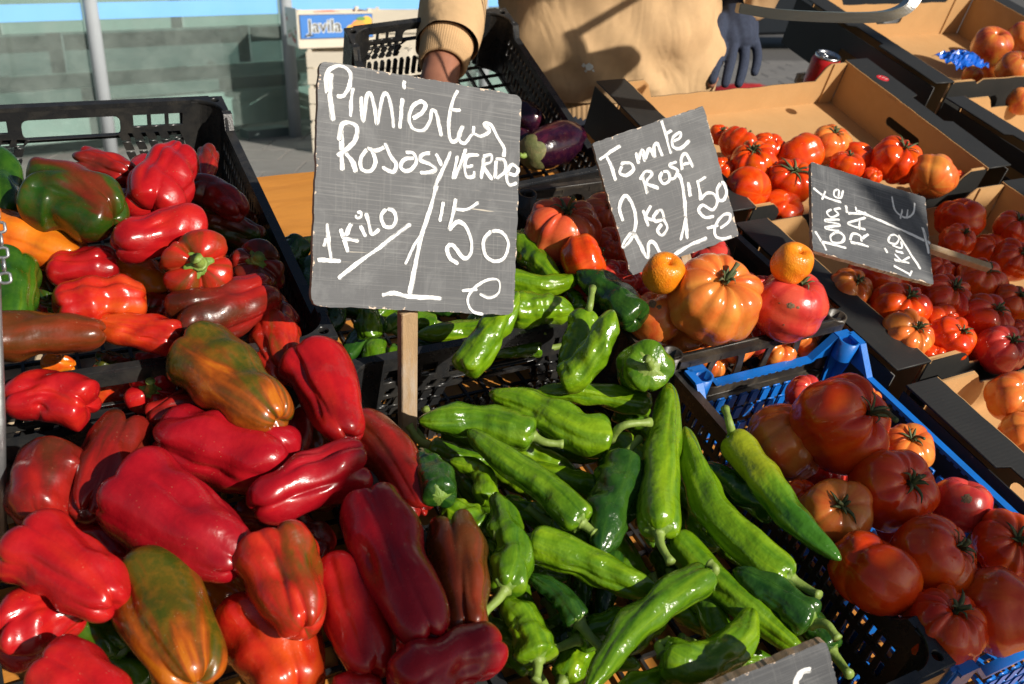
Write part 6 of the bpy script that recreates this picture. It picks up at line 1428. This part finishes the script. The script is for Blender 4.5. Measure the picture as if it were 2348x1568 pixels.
def zat(px, py):
    s = sx_at(px); p = gA+gd2*s; r = C2W@np.array([px-CX, py-CY, FPX]); k = (p[:2]-CAM[:2])@gn[:2]/(r[:2]@gn[:2]); return CAM[2]+r[2]*k
px_posts = [-230, 243, 672, 1105, 1240]; xs = [sx_at(p) for p in px_posts]
zb = zat(400, 302); zband0, zband1 = zat(300, 42), zat(300, 0)
for a, b in zip(xs[:-1], xs[1:]):
    m = MB(); m.box((a+0.05,0.0,zb),(b-0.05,0.010,2.15)); link('glass_pane', m.build('glass_pane'), MATS['shelter_glass'], root)
    m = MB(); m.box((a+0.052,-0.0045,zband0),(b-0.052,-0.002,zat(300,4))); link('blue_band', m.build('blue_band'), MATS['blue_band'], root)
for x in xs:
    m = MB(); m.tube(np.array([(x,-0.03,0),(x,-0.03,1.2),(x,-0.03,2.3)]), 0.047, 20); link('post', m.build('post', True), MATS['post_grey'], root)
m = MB(); m.box((xs[0],0.50,zat(300,175)),(xs[-1],0.56,zat(300,80))); link('seat_back', m.build('seat_back'), MATS['bench_dark'], root)  # plain dark teal strip behind the glass
m = MB(); m.box((xs[0],0.10,zb-0.01),(xs[-1],0.13,zat(300,232))); link('lower_panel', m.build('lower_panel'), MATS['panel_teal'], root)
m = MB(); m.box((xs[0],0.15,zat(300,222)-0.02),(xs[-1],0.19,zat(300,200))); link('rail', m.build('rail'), MATS['frame_grey'], root)
m = MB(); m.box((xs[0],1.35,0.10),(xs[-1],1.40,2.2)); link('back_panel', m.build('back_panel'), MATS['panel_teal'], root)
m = MB(); m.box((xs[0]-0.2,-0.3,2.30),(xs[-1]+0.2,1.6,2.38)); link('roof', m.build('roof'), MATS['frame_grey'], root)
m = MB(); m.box((xs[2]-0.35,0.05,0.0),(xs[2]-0.02,0.22,zat(600,300))); link('foot_block', m.build('foot_block'), MATS['frame_grey'], root)
# fruit boxes stacked on the pavement
fd = 6.75
def fb(px, py, d=fd): return wat(px, py, d)
L0 = fb(690, 0); L1 = fb(860, 0); wbox = np.linalg.norm(L1-L0); zt = fb(680, 22)[2]; zbm = fb(690, 115)[2]; yb = fb(690, 60)[1]
def wooden(label, x0, x1, y0, y1, z0, z1, rows=3, wood='pale_wood'):
    root = bpy.data.objects.new('fruit_crate', None); scene.collection.objects.link(root); root.matrix_world = wM((x0,y0,z0)); root['label'] = label; root['category'] = 'crate'; root['group'] = 'wooden fruit crates by the shelter'
    w, d, h = x1-x0, y1-y0, z1-z0; t = 0.008
    for k in range(rows):
        za = h*k/rows+0.004; zb_ = h*(k+1)/rows-0.006
        for nm, a, b in (('slat',(0,0,za),(w,t,zb_)),('slat',(0,d-t,za),(w,d,zb_)),('slat',(0,t+0.001,za),(t,d-t-0.001,zb_)),('slat',(w-t,t+0.001,za),(w,d-t-0.001,zb_))):
            m = MB(); m.box(a, b); link('slat', m.build('slat'), MATS[wood], root)
    for x in (t+0.001, w-t-0.026):
        for y in (t+0.001, d-t-0.026):
            m = MB(); m.box((x,y,0),(x+0.025,y+0.025,h+0.012)); link('corner_batten', m.build('corner_batten'), MATS[wood], root)
    m = MB(); m.box((t,t,0.001),(w-t,d-t,0.006)); link('base', m.build('base'), MATS[wood], root)
    return root, w, d, h
hs = zbm/3
for k in range(3):
    wooden(['wooden fruit crate on the ground at the bottom of the stack','wooden fruit crate in the middle of the stack by the shelter','wooden fruit crate under the blue labelled box'][k], L0[0]+0.02, L0[0]+wbox+0.22, yb+0.0, yb+0.36, 0.005+hs*k, hs*(k+1)-0.010, rows=2)
zt2 = zt-0.01
bx0, w, d, h = wooden('pale wooden fruit box with a blue fruit label on top of the stack', L0[0]-0.015, L0[0]+wbox+0.01, yb-0.03, yb+0.33, zbm+0.004, zt2, rows=1)
bx0.matrix_world = wM((L0[0]-0.015,yb-0.03,zbm+0.004))@Matrix.Rotation(math.radians(24),4,'Z')
m = MB(); m.box((-0.006,0.0,0.01),(-0.002,d,h+0.02)); link('card_end', m.build('card_end'), MATS['white_card'], bx0)
rg = random.Random(4)
for k in range(7):
    y = rg.uniform(0.03, d-0.03); z = rg.uniform(0.03, h-0.02); m = MB(); m.add([(-0.0075, y+0.016*math.cos(a), z+0.016*math.sin(a)) for a in np.linspace(0,2*math.pi,12,endpoint=False)], [tuple(range(12))]); link('cherry_print', m.build('cherry_print'), MATS['sticker_red'], bx0)
    m = MB(); m.add([(-0.0078, y+0.02+0.018*math.cos(a), z+0.025+0.007*math.sin(a)) for a in np.linspace(0,2*math.pi,10,endpoint=False)], [tuple(range(10))]); link('leaf_print', m.build('leaf_print'), MATS['leaf_print'], bx0)
lx0, lx1, lz0, lz1 = 0.015, w-0.01, h*0.28, h*0.90
m = MB(); m.box((lx0-0.004,-0.0045,lz0-0.004),(lx1+0.004,-0.0015,lz1+0.004)); link('label_border', m.build('label_border'), MATS['ink_black'], bx0)
m = MB(); m.box((lx0,-0.0065,lz0),(lx1,-0.0048,lz1)); link('label', m.build('label'), MATS['label_blue'], bx0)
lh = lz1-lz0; lw_ = lx1-lx0
for nm, bold, mat, yy in (('lettering_outline', lh*0.035, 'white_card', -0.0072), ('lettering', 0.0, 'ink_black', -0.0080)):
    tm = text_mesh('Javila', lh*0.78, 0.0, bold); tm.transform(M3(lx0+lw_*0.33, yy, lz0+lh*0.50)@RX); link(nm, tm, MATS[mat], bx0)
m = MB(); m.tube(np.array([(lx0+lw_*0.13,-0.0078,lz0+lh*0.20),(lx0+lw_*0.05,-0.0078,lz0+lh*0.10),(lx0+lw_*0.17,-0.0078,lz0+lh*0.13)]), lh*0.03, 6); link('flourish', m.build('flourish'), MATS['ink_black'], bx0)
for cx_, cz_, r_, mt in ((0.80,0.40,0.36,'peach_print'),(0.92,0.62,0.30,'yellow_plastic'),(0.70,0.30,0.26,'yellow_plastic')):
    m = MB(); a_ = [(lx0+lw_*cx_+lh*r_*math.cos(a), -0.0070-0.0004*r_*10*cx_, max(lz0+0.002, min(lz1-0.002, lz0+lh*cz_+lh*r_*math.sin(a)))) for a in np.linspace(0,2*math.pi,24,endpoint=False)]
    a_ = [(min(x, lx1-0.002), y, z) for x, y, z in a_]; m.add(a_, [tuple(range(24))]); link('fruit_print', m.build('fruit_print'), MATS[mt], bx0)
m = MB(); m.add([(lx0+lw_*0.84+lh*0.22*math.cos(a), -0.0098, lz0+lh*0.80+lh*0.09*math.sin(a)) for a in np.linspace(0,2*math.pi,12,endpoint=False)], [tuple(range(12))]); link('leaf_print', m.build('leaf_print'), MATS['leaf_print'], bx0)
# red netting of fruit heaped in the box
V = []; n = 20; rgn = np.random.RandomState(2)
for j in range(n):
    for i in range(n):
        u, v = i/(n-1), j/(n-1); V.append((u*(w-0.04)+0.02, v*(d-0.06)+0.03, h*0.75+0.05*math.sin(math.pi*u)**0.5*math.sin(math.pi*v)**0.5+rgn.uniform(-0.004,0.006)))
o = link('fruit_net', mesh('fruit_net', V, [(j*n+i,j*n+i+1,(j+1)*n+i+1,(j+1)*n+i) for j in range(n-1) for i in range(n-1)], True), MATS['mesh_red'], None, bx0.matrix_world.copy(), 'red net of fruit heaped in the labelled box', 'net')
bc = fb(900, 40, 7.4); wooden('tilted pale wooden fruit crate behind the seller\'s arm', bc[0]-0.17, bc[0]+0.25, bc[1], bc[1]+0.3, 0.62, bc[2]+0.05, rows=2)
wooden('pale wooden crate carrying the one behind the arm', bc[0]-0.17, bc[0]+0.25, bc[1]+0.005, bc[1]+0.305, 0.02, 0.60, rows=4)
# parked dark car
cg = wground(1900, 118); cgx, cgy = cg[0], cg[1]
prof = [(-2.1,0.32),(-2.15,0.62),(-2.0,0.84),(-1.2,0.92),(-0.62,1.40),(0.75,1.44),(1.45,0.98),(2.05,0.92),(2.18,0.60),(2.12,0.32)]
def arch(cx, r): return [(cx+r*math.cos(a), 0.32+r*math.sin(a)) for a in np.linspace(math.pi, 0, 9)]
low = [(2.12,0.26),(1.35+0.38,0.26)]+[(1.35-p[0]+1.35-0 if False else p[0], p[1]) for p in reversed(arch(1.35,0.37))]+[(-1.30+0.38,0.26)]+list(reversed(arch(-1.30,0.37)))+[(-2.1,0.26)]
outl = prof+low
cm = panel('body', outl, [], 1.68, 0.04); cm.transform(RX)
car = link('parked_car', None, None, None, wM((cgx-0.4, cgy+0.9, 0)), 'dark parked car in the street behind the seller', 'car')
link('body', cm, MATS['car_paint'], car)
for x in (-1.30, 1.35):
    for y in (-0.80, 0.80):
        t = lathe([(0.20,-0.10),(0.29,-0.105),(0.315,-0.08),(0.32,0.0),(0.315,0.08),(0.29,0.105),(0.20,0.10)], 32).build('tyre', True); t.transform(M3(x,y,0.32)@RX); ty = link('tyre', t, MATS['rubber'], car)
        r = lathe([(0.001,0.07),(0.05,0.085),(0.17,0.07),(0.205,0.095),(0.205,-0.09),(0.001,-0.09)], 20).build('rim', True); r.transform(M3(x,y,0.32)@RX); link('rim', r, MATS['aluminium'], ty)
for xa, xb in ((-0.55,0.05),(0.12,0.85)):
    wv = panel('window', [(xa,1.0),(xb+0.1,1.0),(xb,1.34),(xa+0.12,1.34)], [], 0.01, 0.0); wv.transform(M3(0,-0.888,0)@RX); link('window', wv, MATS['rubber'], car)
# red and blue tarpaulin on the paving
c = wground(1705, 222); m = MB(); n = 18; V = []; rgn = np.random.RandomState(3)
for j in range(n):
    for i in range(n):
        V.append(((i/(n-1)-0.5)*0.75, (j/(n-1)-0.5)*0.55, 0.03+0.10*math.sin(math.pi*i/(n-1))**0.6*math.sin(math.pi*j/(n-1))**0.6+rgn.uniform(-0.012,0.012)))
m.add(V, [(j*n+i,j*n+i+1,(j+1)*n+i+1,(j+1)*n+i) for j in range(n-1) for i in range(n-1)]); link('folded_tarpaulin', m.build('folded_tarpaulin', True), MATS['tarp_red'], None, wM((c[0],c[1],0)), 'red tarpaulin folded on the paving behind the glove', 'tarpaulin')
m2 = MB(); m2.box((-0.40,-0.30,0.024),(0.40,0.30,0.05)); link('plastic_pallet', m2.build('plastic_pallet'), MATS['tarp_blue'], None, wM((c[0],c[1],0)), 'flat dark blue pallet under the red tarpaulin', 'pallet')
# ------------------------------------------------------------------ made-up flaps out of view, shaped to shade parts of the stall
def toward_sun(px, py, z, t): return s2w(at(px, py, z)+SUN_S*t)
shade_rig = link('market_awning', None, None, None, wM((0,0,0)), 'neighbouring stall awning with canvas flaps over the shaded crates', 'awning')
def flap(poly, t, z=0.0, name='canvas_flap', th=0.004, dep=None):  # outline is cut to the shade wanted below, then moved towards the sun
    P = [toward_sun(q[0], q[1], q[2] if len(q) > 2 else z, t) for q in poly] if dep is None else [wat(x, y, dep)+SUN_W*t for x, y in poly]; n = len(P); d = SUN_W*th
    m = MB(); m.add([tuple(p) for p in P]+[tuple(p+d) for p in P], [tuple(range(n)), tuple(reversed(range(n, 2*n)))]+[(i, (i+1)%n, n+(i+1)%n, n+i) for i in range(n)]); link(name, m.build(name), MATS['awning_canvas'], shade_rig)
    return P
flap([(1660,985),(1770,1090),(1880,1240),(1800,1350),(1890,1470),(2010,1640),(2400,1720),(2400,1300),(2300,1235),(2130,1130),(2065,1010,0.03),(2050,900,0.05),(1960,845,0.05),(1830,850,0.05),(1740,960,0.0)], 2.6, -0.02)
flap([(1975,395,0.045),(2050,500,0.045),(2140,640,0.045),(2215,740,-0.06),(2250,840,-0.06),(2330,880,-0.05),(2440,900,-0.04),(2440,430,-0.02),(2330,440,-0.02),(2160,400,0.02)], 2.7)
flap([(795,985),(870,1000),(960,1030),(1100,1260),(1150,1400),(1240,1640),(880,1640),(850,1480),(830,1340),(818,1200),(765,1090)], 2.5, 0.07)

flap([(2010,380),(2045,470),(2125,590),(2140,690),(2270,740),(2230,400)], 2.55, dep=1.34)
# made-up unseen bowl and dish, placed to throw the round shadow on the sweatshirt
def tsun(px, py, d, t): return wat(px, py, d)+SUN_W*t
b0 = tsun(1318, 186, 1.99, 0.85); shadow_rig = link('hanging_scale', None, None, None, wM(b0), 'second weighing scale with a round bowl, hanging above the stall', 'scale')
me = lathe([(0.001,-0.034),(0.04,-0.031),(0.066,-0.02),(0.078,0.0),(0.070,0.014),(0.045,0.024),(0.018,0.032),(0.010,0.045),(0.010,0.10)], 36).build('bowl', True); link('bowl', me, MATS['steel'], shadow_rig)
c2 = tsun(1500, -150, 1.99, 0.85)-b0
me = lathe([(0.001,-0.012),(0.20,-0.010),(0.26,0.0),(0.275,0.02),(0.27,0.022),(0.25,0.006),(0.20,-0.004),(0.001,-0.006)], 48).build('dish', True); me.transform(M3(*c2)); link('dish', me, MATS['steel'], shadow_rig)
m = MB(); m.tube(np.array([(0,0,0.09), c2*0.5, c2+np.array([-0.1,0,0])]), 0.009, 10); link('arm', m.build('arm', True), MATS['steel'], shadow_rig)
m = MB(); m.tube(np.array([c2, c2+np.array([0,0,1.2])]), 0.006, 8); link('rod', m.build('rod', True), MATS['steel'], shadow_rig)
# made-up cords, beam and poles that carry the unseen shade flaps
_fl = [o for o in shade_rig.children if o.name.startswith('canvas_flap')]
_by = min(min(v.co[1] for v in o.data.vertices) for o in _fl)-0.1
for o in _fl:
    vs = sorted((tuple(v.co) for v in o.data.vertices), key=lambda q: -q[2])
    for q in (vs[0], vs[3]):
        m = MB(); m.tube(np.array([q, ((q[0]), (q[1]+_by)/2, (q[2]+3.45)/2), (q[0], _by, 3.45)]), 0.003, 6); link('cord', m.build('cord', True), MATS['awning_canvas'], shade_rig)
m = MB(); m.tube(np.array([(-2.6,_by,3.47),(2.0,_by,3.47),(7.0,_by,3.47)]), 0.03, 12); link('beam', m.build('beam', True), MATS['galvanised'], shade_rig)
for x in (-2.55, 6.95):
    m = MB(); m.tube(np.array([(x,_by,0.0),(x,_by,1.7),(x,_by,3.44)]), 0.03, 12); link('pole', m.build('pole', True), MATS['galvanised'], shade_rig)
